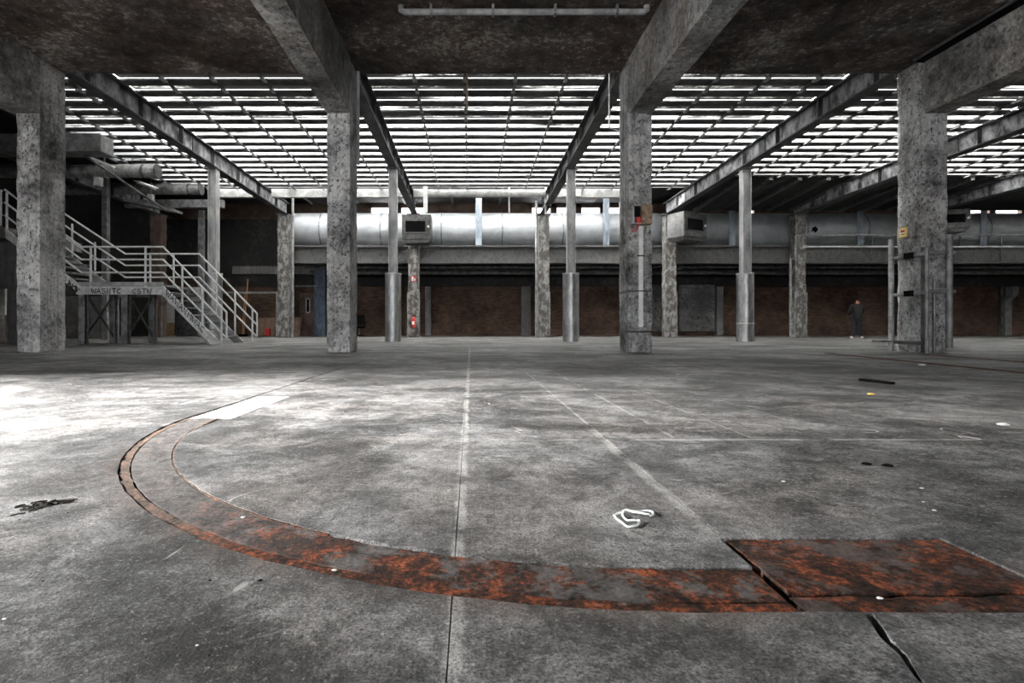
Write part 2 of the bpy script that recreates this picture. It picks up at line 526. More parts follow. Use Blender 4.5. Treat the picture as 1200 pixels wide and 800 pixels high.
    def ibeam(self, p0, p1, w, h, tf=0.03, tw=0.02):
        """I-section, p0/p1 on the middle of the bottom face"""
        p0, p1 = Vector(p0), Vector(p1)
        z = Vector((0, 0, 1))
        self.bar(p0 + z * tf / 2, p1 + z * tf / 2, w, tf)
        self.bar(p0 + z * (h - tf / 2), p1 + z * (h - tf / 2), w, tf)
        self.bar(p0 + z * h / 2, p1 + z * h / 2, tw, h - 2 * tf)
        return self

    def rot(self, pivot, rz):
        mt = Matrix.Translation(pivot) @ Matrix.Rotation(rz, 4, 'Z') @ Matrix.Translation(-Vector(pivot))
        self.v = [mt @ v for v in self.v]
        return self


def tag(o, label=None, cat=None, group=None, kind=None):
    for k, v in (('label', label), ('category', cat), ('group', group), ('kind', kind)):
        if v:
            o[k] = v
    return o


def mk(name, mb, mat, parent=None, label=None, cat=None, group=None, kind=None, smooth=False, bevel=0.0):
    me = bpy.data.meshes.new(name)
    me.from_pydata([tuple(v) for v in mb.v], [], mb.f)
    bm = bmesh.new()
    bm.from_mesh(me)
    bmesh.ops.recalc_face_normals(bm, faces=bm.faces)
    if bevel:
        bmesh.ops.bevel(bm, geom=[e for e in bm.edges if e.is_manifold and e.calc_face_angle(0) > 0.6], offset=bevel, segments=2, affect='EDGES', clamp_overlap=True)
    bm.to_mesh(me)
    bm.free()
    if smooth:
        for p in me.polygons:
            p.use_smooth = True
        if smooth != 'all':
            me.set_sharp_from_angle(angle=math.radians(35))
    me.materials.append(M[mat])
    o = bpy.data.objects.new(name, me)
    COL.objects.link(o)
    if parent is not None:
        o.parent = parent
        q = parent
        off = Vector((0, 0, 0))
        while q is not None:
            off += q.location
            q = q.parent
        o.location = -off
    return tag(o, label, cat, group, kind)


def thing(name, loc, label, cat=None, group=None, kind=None):
    o = bpy.data.objects.new(name, None)
    COL.objects.link(o)
    o.location = loc
    return tag(o, label, cat, group, kind)


# ------------------------------------------------------------------ dimensions
YN, YS, YR = 10.32, 17.6, 24.24                 # front planes of the three column rows
GX = [-14.75, -8.75, -2.65, 3.37, 9.25, 15.3, 21.3]
CW, CDEP = 0.47, 0.66
SLAB = 5.85                                      # underside of the slab
BEAMZ = 4.74
YE = YN + CDEP                                   # slab edge
XR = 33.0
XL = -17.5
YBK = -17.0                                      # wall behind the viewpoint
YB = 29.4                                        # rear wall


def zb(Y):                                       # underside of the roof girders (falls slightly to the rear)
    return 6.0 - 0.0175 * (Y - 11.3)


# ------------------------------------------------------------------ floor
fl = thing('floor', (0, 0, 0), 'worn grey concrete factory floor of large slabs with rusty track', 'floor', None, 'structure')


def outline_ring():
    pts = []
    seed = 3.3
    pts.append((0.622, CY - R0))
    for i in range(0, 121):
        a = -math.pi / 2 - i / 120 * math.pi / 2
        r = R0 + 0.003 + 0.006 * mnoise.noise(Vector((i * 0.35, seed, 0)))
        pts.append((CX + r * math.cos(a), CY + r * math.sin(a)))
    pts.append((TX, 3.95))
    pts.append((TX + 0.27, 3.95))
    pts.append((TX + 0.28, 2.98))
    for i in range(114, -1, -1):
        a = -math.pi / 2 - i / 120 * math.pi / 2
        r = R_IN - 0.003 + 0.007 * mnoise.noise(Vector((i * 0.4, 9.1, 0)))
        if i > 100:
            r -= (i - 100) * 0.0025
        pts.append((CX + r * math.cos(a), CY + r * math.sin(a)))
    pts.append((0.622, CY - R_IN + 0.004))
    return pts


def cutter(mb):
    o = mk('cutter', mb, 'dark_steel')
    return o


def cut(o, cutters):
    for c in cutters:
        md = o.modifiers.new('cut', 'BOOLEAN')
        md.operation = 'DIFFERENCE'
        md.solver = 'EXACT'
        md.object = c
    bpy.context.view_layer.update()
    dg = bpy.context.evaluated_depsgraph_get()
    me = bpy.data.meshes.new_from_object(o.evaluated_get(dg))
    o.modifiers.clear()
    o.data = me


def strip_poly(x0, x1, y0, y1, step=0.25, wob=0.003):
    n = max(2, int((y1 - y0) / step))
    a = [(x0 + wob * mnoise.noise(Vector((x0, i * 1.7, 0))), y0 + (y1 - y0) * i / n) for i in range(n + 1)]
    b = [(x1 + wob * mnoise.noise(Vector((x1, i * 1.7, 5))), y0 + (y1 - y0) * i / n) for i in range(n + 1)]
    return a + b[::-1]


ring_c = cutter(MB().prism(outline_ring(), 'z', -0.035, 0.05))
rail_c = cutter(MB().prism(strip_poly(TX - 0.012, TX + 0.006, 3.9, 23.5, 0.4, 0.004), 'z', -0.02, 0.05))
plate_c = cutter(MB().prism([(0.619, 0.967), (0.9, 0.963), (1.5, 0.966), (1.5, 1.036), (1.178, 1.04), (1.176, 1.305), (0.9, 1.307), (0.619, 1.305)], 'z', -0.035, 0.05))
CRK = [(0.655, YBK), (0.655, 0.5), (0.652, 0.66), (0.660, 0.74), (0.676, 0.79), (0.697, 0.84), (0.704, 0.885), (0.722, 0.925), (0.735, 0.963), (J2, 0.966)]


def j2_edge(side):
    pts = []
    for (x, y) in CRK:
        g = 0.0015 if y < 0.75 else (0.003 if y > 0.964 else 0.002 + 0.006 * min(1, (y - 0.75) / 0.12))
        pts.append((x + side * g * (1.0 + 0.5 * mnoise.noise(Vector((y * 30, side, 0)))), y))
    y = 1.2
    while y < YB + 0.6:
        pts.append((J2 + side * (0.0022 + 0.002 * mnoise.noise(Vector((y * 2.2, side * 3, 0)))), y))
        y += 0.12
    pts.append((J2 + side * 0.002, YB + 0.6))
    return pts


def j1_edge(side):
    pts = []
    y = YBK
    while y < YB + 0.6:
        pts.append((J1 + side * (0.0012 + 0.0012 * mnoise.noise(Vector((y * 3.1, side * 3, 0)))) + 0.002 * mnoise.noise(Vector((y * 2.0, 0, 0))), y))
        y += 0.12 if y > 0 else 1.0
    pts.append((J1, YB + 0.6))
    return pts


s1 = mk('floor_slab', MB().prism([(XL, YBK)] + j1_edge(-1) + [(XL, YB + 0.6)], 'z', -0.04, 0), 'floor_concrete', fl)
s2 = mk('floor_slab', MB().prism(j1_edge(1) + j2_edge(-1)[::-1], 'z', -0.04, 0), 'floor_concrete', fl)
s3 = mk('floor_slab', MB().prism(j2_edge(1) + [(XR, YB + 0.6), (XR, YBK)], 'z', -0.04, 0), 'floor_concrete', fl)
cut(s1, [ring_c, rail_c])
cut(s2, [ring_c, plate_c])
cut(s3, [plate_c])
for c in (ring_c, rail_c, plate_c):
    bpy.data.objects.remove(c)
mk('floor_bed', MB().box(XL, XR, YBK, YB + 0.6, -0.1, -0.033), 'floor_dirt', fl)


def arc_band(name, mat, ra, rb, z, amp, a0=0, a1=120, nseg=200, nr=10, extra=None, edge=0.0):
    """curved strip with an uneven top, from the straight end at X=.615 round the bend"""
    rows = []
    path = []
    if a0 == 0:
        path += [('s', 0.612), ('s', 0.54)]
    for i in range(nseg + 1):
        path.append(('a', -math.pi / 2 - (a0 + (a1 - a0) * i / nseg) / 120 * math.pi / 2))
    for kind, val in path:
        row = []
        for j in range(nr + 1):
            r = ra + (rb - ra) * j / nr
            if j in (0, nr) and edge:
                q = 9.0 * (val if kind == 's' else val * 2.2)
                r += edge * mnoise.noise(Vector((q * 2.5, j, 1.3)))
            if kind == 's':
                x, y = val, CY - r
            else:
                x, y = CX + r * math.cos(val), CY + r * math.sin(val)
            zz = z + amp * (mnoise.noise(Vector((x * 14, y * 14, 0))) + 0.6 * mnoise.noise(Vector((x * 45, y * 45, 2))))
            row.append((x, y, zz))
        rows.append(row)
    mb = MB()
    n1 = nr + 1
    vs_ = [p for row in rows for p in row]
    fs_ = []
    for i in range(len(rows) - 1):
        for j in range(nr):
            fs_.append((i * n1 + j, i * n1 + j + 1, (i + 1) * n1 + j + 1, (i + 1) * n1 + j))
    nb = len(vs_)
    lower = [(p[0], p[1], -0.033) for row in rows for p in (row[0], row[-1])]
    vs_ += lower
    for i in range(len(rows) - 1):
        fs_.append((i * n1, (i + 1) * n1, nb + 2 * (i + 1), nb + 2 * i))
        fs_.append((i * n1 + nr, nb + 2 * i + 1, nb + 2 * (i + 1) + 1, (i + 1) * n1 + nr))
    for i in (0, len(rows) - 1):
        fs_.append(tuple(i * n1 + j for j in range(n1)) + (nb + 2 * i + 1, nb + 2 * i))
    mb.add(vs_, fs_)
    return mk(name, mb, mat, fl, smooth=True)


arc_band('track_rail', 'rust_strip', R0 + 0.002, R_GROOVE + 0.002, -0.003, 0.003, 0, 120, 260, 5, edge=0.006)
arc_band('track_bed', 'rust_band', R_GROOVE - 0.004, R_IN + 0.006, -0.0025, 0.0025, 0, 117, 260, 16, edge=0.003)
arc_band('track_rim', 'rust_strip', R_IN + 0.002, R_IN - 0.008, -0.0015, 0.002, 34, 117, 260, 3, edge=0.002)


def grid_plate(name, mat, x0, x1, y0, y1, z, amp, parent, nx=50, ny=26, freq=12):
    vs_, fs_ = [], []
    for j in range(ny + 1):
        for i in range(nx + 1):
            x, y = x0 + (x1 - x0) * i / nx, y0 + (y1 - y0) * j / ny
            e = 0.006 * mnoise.noise(Vector((x * 20, y * 20, 4)))
            if i in (0, nx):
                x += e
            if j in (0, ny):
                y += e * 0.6
            vs_.append((x, y, z + amp * (mnoise.noise(Vector((x * freq, y * freq, 7))) + 0.6 * mnoise.noise(Vector((x * 50, y * 50, 1))))))
    for j in range(ny):
        for i in range(nx):
            a = j * (nx + 1) + i
            fs_.append((a, a + 1, a + nx + 2, a + nx + 1))
    ring = [i for i in range(nx + 1)] + [j * (nx + 1) + nx for j in range(1, ny + 1)] + [ny * (nx + 1) + i for i in range(nx - 1, -1, -1)] + [j * (nx + 1) for j in range(ny - 1, 0, -1)]
    nb = len(vs_)
    vs_ += [(vs_[k][0], vs_[k][1], -0.033) for k in ring]
    m = len(ring)
    for k in range(m):
        fs_.append((ring[k], nb + k, nb + (k + 1) % m, ring[(k + 1) % m]))
    return mk(name, MB().add(vs_, fs_), mat, parent, smooth=True)


grid_plate('steel_plate', 'rust_plate', 0.637, 1.172, 1.043, 1.299, -0.003, 0.003, fl)
grid_plate('rust_strip', 'rust_plate', 0.632, 1.49, 0.972, 1.032, -0.006, 0.004, fl, 70, 8)
grid_plate('plaster_fill', 'plaster', TX + 0.012, TX + 0.26, 2.99, 3.94, -0.003, 0.003, fl, 20, 40)
# rusty rails let into the floor towards the side
for (a, b) in (((970, 414), (1210, 438)), ((1080, 415), (1210, 425))):
    Ya, Yb = EYE * F / (a[1] - HY), EYE * F / (b[1] - HY)
    mk('floor_rail', MB().bar((PX(a[0], Ya), Ya, 0.0), (PX(b[0], Yb), Yb, 0.0), 0.12, 0.012), 'rust_strip', fl)

# ------------------------------------------------------------------ room shell
ST = 'structure'
sl = thing('ceiling', (0, 0, SLAB), 'stained concrete slab over the beams above the near half', 'ceiling', None, ST)
edges = [FAC + 0.0] + GX[1:] + [XR]
for a, b in zip(edges[:-1], edges[1:]):
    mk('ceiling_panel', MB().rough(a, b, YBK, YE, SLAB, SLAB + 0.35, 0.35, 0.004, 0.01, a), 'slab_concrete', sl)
mk('wall_upper', MB().box(FAC, XR, YE - 0.25, YE, SLAB + 0.35, 9.2), 'far_concrete', None, 'concrete wall of the storey above the slab edge', 'wall', None, ST)

# left facade beside the camera: parapet, piers and wide opening
wl = thing('wall_left', (FAC, 0, 0), 'concrete side wall with wide unglazed daylight opening', 'wall', None, ST)
mb = MB()
mb.box(FAC - 0.3, FAC, YBK, -0.1, 0, SLAB + 0.35)
mb.box(FAC - 0.3, FAC, 3.3, YE, 0, SLAB + 0.35)
mb.box(FAC - 0.3, FAC, -0.1, 3.3, 4.4, SLAB + 0.35)
mb.box(XL, FAC, YE - 0.3, YE, 0, SLAB + 3.3)
mk('pier', mb, 'far_concrete', wl)
wk = thing('wall_back', (0, YBK - 0.1, 0), 'concrete wall with a long row of windows added to light the column fronts, closing the near end', 'wall', None, ST)  # unseen window row, added to brighten the column fronts
mk('sill_wall', MB().box(FAC - 0.3, XR, YBK - 0.3, YBK, 0, 0.8), 'far_concrete', wk)
mk('head_wall', MB().box(FAC - 0.3, XR, YBK - 0.3, YBK, 5.4, SLAB + 0.35), 'far_concrete', wk)
mk('end_wall', MB().box(8.0, XR, YBK - 0.3, YBK, 0.8, 5.4), 'far_concrete', wk)
for k in range(11):
    x_ = FAC + k * 2.0
    mk('mullion', MB().box(x_ - 0.08, x_ + 0.08, YBK - 0.2, YBK - 0.05, 0.8, 5.4), 'dark_steel', wk)
mk('wall_right', MB().box(XR, XR + 0.3, YBK, YB + 0.3, 0, 7.6), 'far_concrete', None, 'plain concrete side wall at the end away from the stairs', 'wall', None, ST)
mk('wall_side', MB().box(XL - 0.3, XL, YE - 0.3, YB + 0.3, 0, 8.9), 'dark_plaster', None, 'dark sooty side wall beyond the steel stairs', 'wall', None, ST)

# rear wall: brick below, dark plaster and clerestory above
wr = thing('wall_rear', (0, YB, 0), 'brown brick rear wall with grey lintel and clerestory strip', 'wall', None, ST)
mk('brickwork', MB().box(XL, XR, YB, YB + 0.3, 0, 3.25), 'brick', wr)
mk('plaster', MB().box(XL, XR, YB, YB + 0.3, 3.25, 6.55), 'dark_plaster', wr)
mk('lintel', MB().rough(-13.5, XR, YB - 0.22, YB, 2.75, 3.3, 0.5, 0.004), 'dark_plaster', wr)
mk('lintel', MB().rough(-13.4, -7.9, YB - 0.25, YB, 3.45, 3.9, 0.5, 0.004), 'far_concrete', wr)
CZ0, CZ1 = 6.55, 7.45


def clere(x0, x1, opening):
    if not opening:
        mk('panel', MB().box(x0, x1, YB, YB + 0.3, CZ0, CZ1), 'brown_panel', wr)
    else:
        mk('mullion', MB().box(x0, x0 + 0.25, YB, YB + 0.25, CZ0, CZ1).box(x1 - 0.1, x1, YB, YB + 0.25, CZ0, CZ1).box(x0, x1, YB, YB + 0.25, CZ1 - 0.22, CZ1), 'brown_panel', wr)


segs = [XL, -5.9, -2.5, 3.2, 8.8, 15.1, 16.1, 27.6, XR]
for i, (a, b) in enumerate(zip(segs[:-1], segs[1:])):
    n = max(1, int((b - a) / 1.4))
    op = i in (1, 3, 5, 7)
    if not op:
        clere(a, b, False)
    else:
        for k in range(n):
            clere(a + (b - a) * k / n, a + (b - a) * (k + 1) / n, True)

# opaque roof over the rear strip and at the left
rf = thing('roof', (0, 0, 7.4), 'dark opaque roof behind and beside the skylight', 'roof', None, ST)
YK = 22.1                                        # rear end of skylight
RLX, RRX = -9.0, 6.9                              # glazed stretch of rear roof, placed out of view to light the duct
mk('roof_sheet', MB().box(XL, RLX, YK + 0.4, YB + 0.3, 7.45, 7.6), 'dark_plaster', rf)
mk('roof_sheet', MB().box(RRX, XR, YK + 0.4, YB + 0.3, 7.45, 7.6), 'dark_plaster', rf)
for k in range(6):
    a_, b_ = RLX + (RRX - RLX) * k / 6, RLX + (RRX - RLX) * (k + 1) / 6
    mk('duct_light_pane', MB().box(a_ + 0.06, b_ - 0.06, YK + 0.5, 25.1, 7.47, 7.48), 'skylight_glass', rf)
    mk('roof_bar', MB().box(a_ - 0.06, a_ + 0.06, YK + 0.4, YB, 7.4, 7.5), 'white_steel', rf)
for k in range(6):
    a_, b_ = RLX + (RRX - RLX) * k / 6, RLX + (RRX - RLX) * (k + 1) / 6
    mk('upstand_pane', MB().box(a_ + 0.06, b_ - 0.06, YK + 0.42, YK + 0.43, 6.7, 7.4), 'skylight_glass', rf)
mk('roof_sheet', MB().box(RLX, RRX, 25.1, YB + 0.3, 7.47, 7.6), 'far_concrete', rf)
SKL = -12.9                                      # left edge of skylight
mk('roof_sheet', MB().box(XL, SKL, YE, YK + 0.4, 7.0, 7.15), 'dark_plaster', rf)
mk('roof_edge', MB().box(SKL - 0.1, SKL, YE, YK + 0.4, 6.5, 7.1), 'dark_steel', rf)
mk('roof_edge', MB().box(XL, RLX, YK + 0.4, YK + 0.5, 6.75, 7.5), 'dark_plaster', rf)
mk('roof_edge', MB().box(RRX, XR, YK + 0.4, YK + 0.5, 6.75, 7.5), 'dark_plaster', rf)
# sagging dark rafters at the right rear
for k in range(11):
    x = 9.7 + k * 1.15
    mk('rafter', MB().bar((x, 20.8, 6.42), (x - 0.2, 24.8, 6.05), 0.16, 0.12), 'dark_steel', rf)
mk('roof_sheet', MB().add([(9.4, 20.7, 6.5), (XR, 20.7, 6.5), (XR, 25.2, 6.12), (9.4, 25.2, 6.12),
                           (9.4, 20.7, 6.55), (XR, 20.7, 6.55), (XR, 25.2, 6.17), (9.4, 25.2, 6.17)],
                          [(0, 1, 2, 3), (4, 7, 6, 5), (0, 4, 5, 1), (1, 5, 6, 2), (2, 6, 7, 3), (3, 7, 4, 0)]), 'dark_plaster', rf)

# ------------------------------------------------------------------ skylight
sk = thing('skylight', (0, 16, 6.6), 'louvred skylight of dirty glass strips between dark slats', 'skylight', None, ST)
PITCH = 0.6
BAYX = [SKL] + GX[1:] + [XR]
yk = YE + 0.15
row = 0
while yk < YK + 0.2:
    for bi, (a, b) in enumerate(zip(BAYX[:-1], BAYX[1:])):
        if bi >= 4 and yk > 20.7:
            continue
        z = zb(yk) + 0.66
        w = 0.28 + 0.03 * mnoise.noise(Vector((row * 1.3, bi * 2.1, 0)))
        # trough shaped slat
        poly = [(yk, z), (yk + w, z - 0.01), (yk + w, z + 0.02), (yk + w - 0.02, z + 0.03), (yk + 0.02, z + 0.04), (yk, z + 0.04)]
        mk('slat', MB().prism(poly, 'x', a + 0.02, b - 0.02), 'slat_dark', sk)
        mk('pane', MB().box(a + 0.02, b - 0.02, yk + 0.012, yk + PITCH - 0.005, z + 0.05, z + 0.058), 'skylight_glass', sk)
    yk += PITCH
    row += 1
xb = SKL + 0.4
lit_clips = MB()  # clips coloured pale to imitate lit dashes along the bars
while xb < XR - 0.5:
    y1 = 20.6 if xb > 9.3 else YK
    if min(abs(xb - g) for g in GX) > 0.2:
        mk('glazing_bar', MB().bar((xb, YE + 0.1, zb(YE) + 0.62), (xb, y1, zb(y1) + 0.62), 0.035, 0.07), 'dark_steel', sk)
        yy = YE + 0.15
        while yy < y1:
            z = zb(yy)
            lit_clips.box(xb - 0.05, xb + 0.05, yy + 0.3, yy + 0.56, z + 0.575, z + 0.6)
            yy += PITCH
    xb += 1.235
mk('clip', lit_clips, 'white_steel', sk, kind='stuff')

# ------------------------------------------------------------------ near concrete columns and beams
CN = {-8.75: 'beside the steel stairs', -2.65: 'with pale worn lower half in front of the ventilation duct',
      3.37: 'carrying the rusty switch box and white conduit', 9.25: 'framed by pipes and a small yellow sign'}
XN = {-8.75: PX(33, YN), -2.65: PX(396.5, YN), 3.37: PX(750.5, YN), 9.25: PX(1097, YN)}
XN[15.3] = 15.3
XN[21.3] = 21.3
columns = {}
for gx in GX[1:]:
    x = XN[gx]
    c = thing('concrete_column', (x, YN, 0), 'tall chipped concrete column ' + CN.get(gx, 'standing in the near row towards the end wall'), 'column', 'near row of concrete columns', ST)
    columns[gx] = c
    mk('shaft', MB().rough(x - CW / 2, x + CW / 2, YN, YN + CDEP, 0, SLAB, 0.07, 0.006, 0.015, gx), 'column_concrete', c, smooth=True)
BL = {-8.75: 'over the column by the stairs', -2.65: 'over the pale column before the duct', 3.37: 'over the column with the switch box', 9.25: 'over the column framed by pipes'}
for gx in GX[1:]:
    x = XN[gx]
    mk('concrete_beam', MB().rough(x - CW / 2, x + CW / 2, YBK, YN + 0.02, BEAMZ, SLAB + 0.02, 0.16, 0.006, 0.015, gx + 4), 'beam_concrete', None,
       'deep concrete beam running back ' + BL.get(gx, 'towards the end wall'), 'beam', 'concrete beams under the slab', ST, smooth=True)

# ------------------------------------------------------------------ steel girders, posts, rear columns
GN = {-14.75: 'over the ducts by the stairs', -8.75: 'between stairs and duct end', -2.65: 'above the square heater with fire extinguisher below',
      3.37: 'above the switch box column', 9.25: 'above the swivelled heater', 15.3: 'above the pipe railing', 21.3: 'near the end wall above the pipe railing'}
for gx in GX:
    g = thing('roof_girder', (gx, YS, zb(YS)), 'flaking steel I-girder under the skylight ' + GN[gx], 'girder', 'steel roof girders', ST)
    y0 = YE + 0.02
    dark = gx in (GX[2], GX[3])
    for dz in (0.0175, 0.5625):
        mk('flange', MB().bar((gx, y0, zb(y0) + dz), (gx, YR + 0.4, zb(YR + 0.4) + dz), 0.3, 0.035), 'girder_dark', g)
    mk('web', MB().bar((gx, y0, zb(y0) + 0.29), (gx, YR + 0.4, zb(YR + 0.4) + 0.29), 0.025, 0.51), 'girder_dark' if dark else 'girder_steel', g)
    ys = YS - 1.3
    for s in (-1, 1):
        mk('splice_plate', MB().box(gx + s * 0.02, gx + s * 0.05, ys, ys + 0.35, zb(ys) + 0.05, zb(ys) + 0.52), 'dark_steel', g)
    for k in range(7):
        yk = YE + 0.8 + k * 1.9
        mk('stiffener', MB().box(gx - 0.13, gx + 0.13, yk, yk + 0.02, zb(yk) + 0.035, zb(yk) + 0.54), 'girder_dark', g)
PN = {-8.75: 'behind the stair railing', -2.65: 'beside the column with the fire extinguisher', 3.37: 'next to the column with the switch box',
      9.25: 'with a pale ring low on its sleeve', 15.3: 'hidden behind the column framed by pipes', 21.3: 'near the end wall'}
for gx in GX[1:5]:
    x = {-8.75: PX(248, YS), -2.65: PX(460, YS), 3.37: PX(670, YS), 9.25: PX(876, YS)}[gx]
    p = thing('steel_post', (x, YS, 0), 'slim steel post in a round grey sleeve ' + PN[gx], 'post', 'steel posts with round sleeves', ST)
    top = zb(YS)
    mb = MB()
    mb.bar((x, YS + 0.14, 2.2), (x, YS + 0.14, top), 0.02, 0.25, (1, 0, 0))
    mb.box(x - 0.14, x - 0.11, YS, YS + 0.28, 2.2, top).box(x + 0.11, x + 0.14, YS, YS + 0.28, 2.2, top).box(x - 0.12, x + 0.12, YS + 0.1, YS + 0.13, 2.2, top)
    mk('stanchion', mb, 'post_paint', p)
    zt = PZ(320, YS)
    mk('sleeve', MB().cyl((x, YS + 0.15, 0), (x, YS + 0.15, zt), 0.275, 32), 'sheath_metal', p, smooth=True)
    mk('sleeve_rim', MB().cyl((x, YS + 0.15, zt - 0.03), (x, YS + 0.15, zt + 0.012), 0.285, 32), 'white_steel', p, smooth=True)
    mk('head_plate', MB().box(x - 0.22, x + 0.22, YS - 0.05, YS + 0.35, top - 0.04, top), 'dark_steel', p)
    if gx == 9.25:
        mk('ring', MB().cyl((x, YS + 0.15, PZ(379.5, YS)), (x, YS + 0.15, PZ(378, YS)), 0.285, 32), 'white_paint', p, smooth=True)
RN = {-14.75: 'in the dark corner behind the stairs', -8.75: 'at the closed end of the big duct', -2.65: 'bearing the red fire extinguisher', 3.37: 'between the two heaters with a thin pipe alongside',
      9.25: 'below the swivelled heater', 15.3: 'where the pipe railing starts', 21.3: 'at the far end of the pipe railing'}
RXW = {-14.75: 182, -8.75: 331, -2.65: 484.5, 3.37: 637.5, 9.25: 786.5, 15.3: 938.5, 21.3: 1090}
rearcol = {}
for gx in GX:
    x = PX(RXW[gx], YR)
    c = thing('rear_column', (x, YR, 0), 'concrete rear column with peeling white paint ' + RN[gx], 'column', 'rear row of painted columns', ST)
    rearcol[gx] = c
    top = zb(YR)
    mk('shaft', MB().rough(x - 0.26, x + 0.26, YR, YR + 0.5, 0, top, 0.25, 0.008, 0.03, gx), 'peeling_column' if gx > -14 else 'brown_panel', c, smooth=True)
    for s in (-1, 1):
        mk('edge_angle', MB().box(x + s * 0.27 - 0.025, x + s * 0.27 + 0.025, YR - 0.02, YR + 0.06, 0, 2.1), 'grey_steel', c)
    mk('bearing_plate', MB().box(x - 0.3, x + 0.3, YR - 0.05, YR + 0.5, top - 0.06, top - 0.005), 'dark_steel', c)

# ------------------------------------------------------------------ mezzanine beam, duct, pale cross beam
mz = thing('mezzanine', (6, YR + 1, 3.5), 'long painted steel beam and deck carrying the big duct', 'beam', None, ST)
X0, X1 = -8.45, XR
YM = YR + 0.75
mk('beam', MB().ibeam((X0, YM, PZ(309, YM)), (X1, YM, PZ(309, YM)), 0.5, PZ(288, YM) - PZ(309, YM), 0.09, 0.05), 'rear_beam_paint', mz)
mk('kick_strip', MB().box(X0, X1, YM - 0.2, YM - 0.1, PZ(309, YM) + 0.09, PZ(303, YM)), 'rear_beam_paint', mz)
mk('deck', MB().box(X0, X1, YM + 0.26, YB, 4.28, 4.4), 'dark_plaster', mz)
for k, (yy, zz, r) in enumerate(((26.5, 3.55, 0.09), (27.4, 3.35, 0.12), (28.2, 3.6, 0.07))):
    mk('pipe', MB().cyl((X0, yy, zz), (X1, yy, zz), r, 10), 'dark_steel', mz, smooth=True)

YD = 26.2
ZD, RD = (PZ(246, 25.6) + PZ(288, 25.3)) / 2, 0.86
du = thing('ventilation_duct', (6, YD, ZD - RD), 'huge round galvanised ventilation duct along the rear wall', 'duct')
mk('shell', MB().cyl((-8.85, YD, ZD), (XR - 0.1, YD, ZD), RD, 48), 'galvanised', du, smooth=True)
xk = PX(374, 25.4)
while xk < XR - 0.5:
    mk('seam_ring', MB().cyl((xk - 0.035, YD, ZD), (xk + 0.035, YD, ZD), RD + 0.018, 48), 'duct_band', du, smooth=True)
    xk += 2.98
for px in (408, 561, 711, 859, 1010, 1155):
    x = PX(px, 25.2)
    strap = mk('strap', MB().box(x - 0.15, x + 0.15, YD - RD - 0.06, YD - RD - 0.03, 4.42, 6.75), 'blue_strap', du)
    mk('strap_foot', MB().box(x - 0.15, x + 0.15, YD - RD - 0.06, YD - 0.4, 4.4, 4.45), 'duct_band', strap)

mk('torn_hole', MB().add([(PX(955, 25.3) + 0.16 * (1 + 0.4 * math.sin(k * 2.3)) * math.cos(k * 0.6283), YD - RD - 0.004, PZ(268.5, 25.3) + 0.13 * (1 + 0.4 * math.cos(k * 3.1)) * math.sin(k * 0.6283)) for k in range(10)], [tuple(range(10))]), 'black_metal', du)

# pale cross beam below the rear end of the skylight
YC = 22.5
pb = thing('cross_beam', (0, YC, 6.0), 'pale painted cross beam above the duct', 'beam', None, ST)
for (a, b, rnd) in ((GX[1] - 2.4, GX[1] - 0.17, 0), (GX[1] + 0.17, GX[2] - 0.17, 0), (GX[2] + 0.17, -1.9, 0), (-1.88, GX[3] - 0.17, 1), (GX[3] + 0.17, 6.9, 0)):
    if rnd:
        mk('pipe_section', MB().cyl((a, YC, PZ(226.5, YC)), (b, YC, PZ(226.5, YC)), 0.17, 20), 'white_steel', pb, smooth=True)
    else:
        mk('beam_section', MB().box(a, b, YC - 0.12, YC + 0.12, PZ(231.5, YC), PZ(222, YC)), 'white_steel', pb)
for px in (388, 462, 597, 640, 735):
    mk('hanger', MB().box(PX(px, YC) - 0.03, PX(px, YC) + 0.03, YC + 0.13, YC + 0.19, PZ(250, YC), PZ(214, YC)), 'white_steel', pb)
mk('hanger', MB().box(PX(499, YC) - 0.09, PX(499, YC) + 0.09, YC - 0.2, YC - 0.13, PZ(250, YC), PZ(213, YC)), 'white_paint', pb)
mk('clamp_plate', MB().box(PX(660, YC), PX(680, YC), YC - 0.2, YC - 0.13, PZ(231, YC), PZ(224, YC)), 'white_paint', pb)

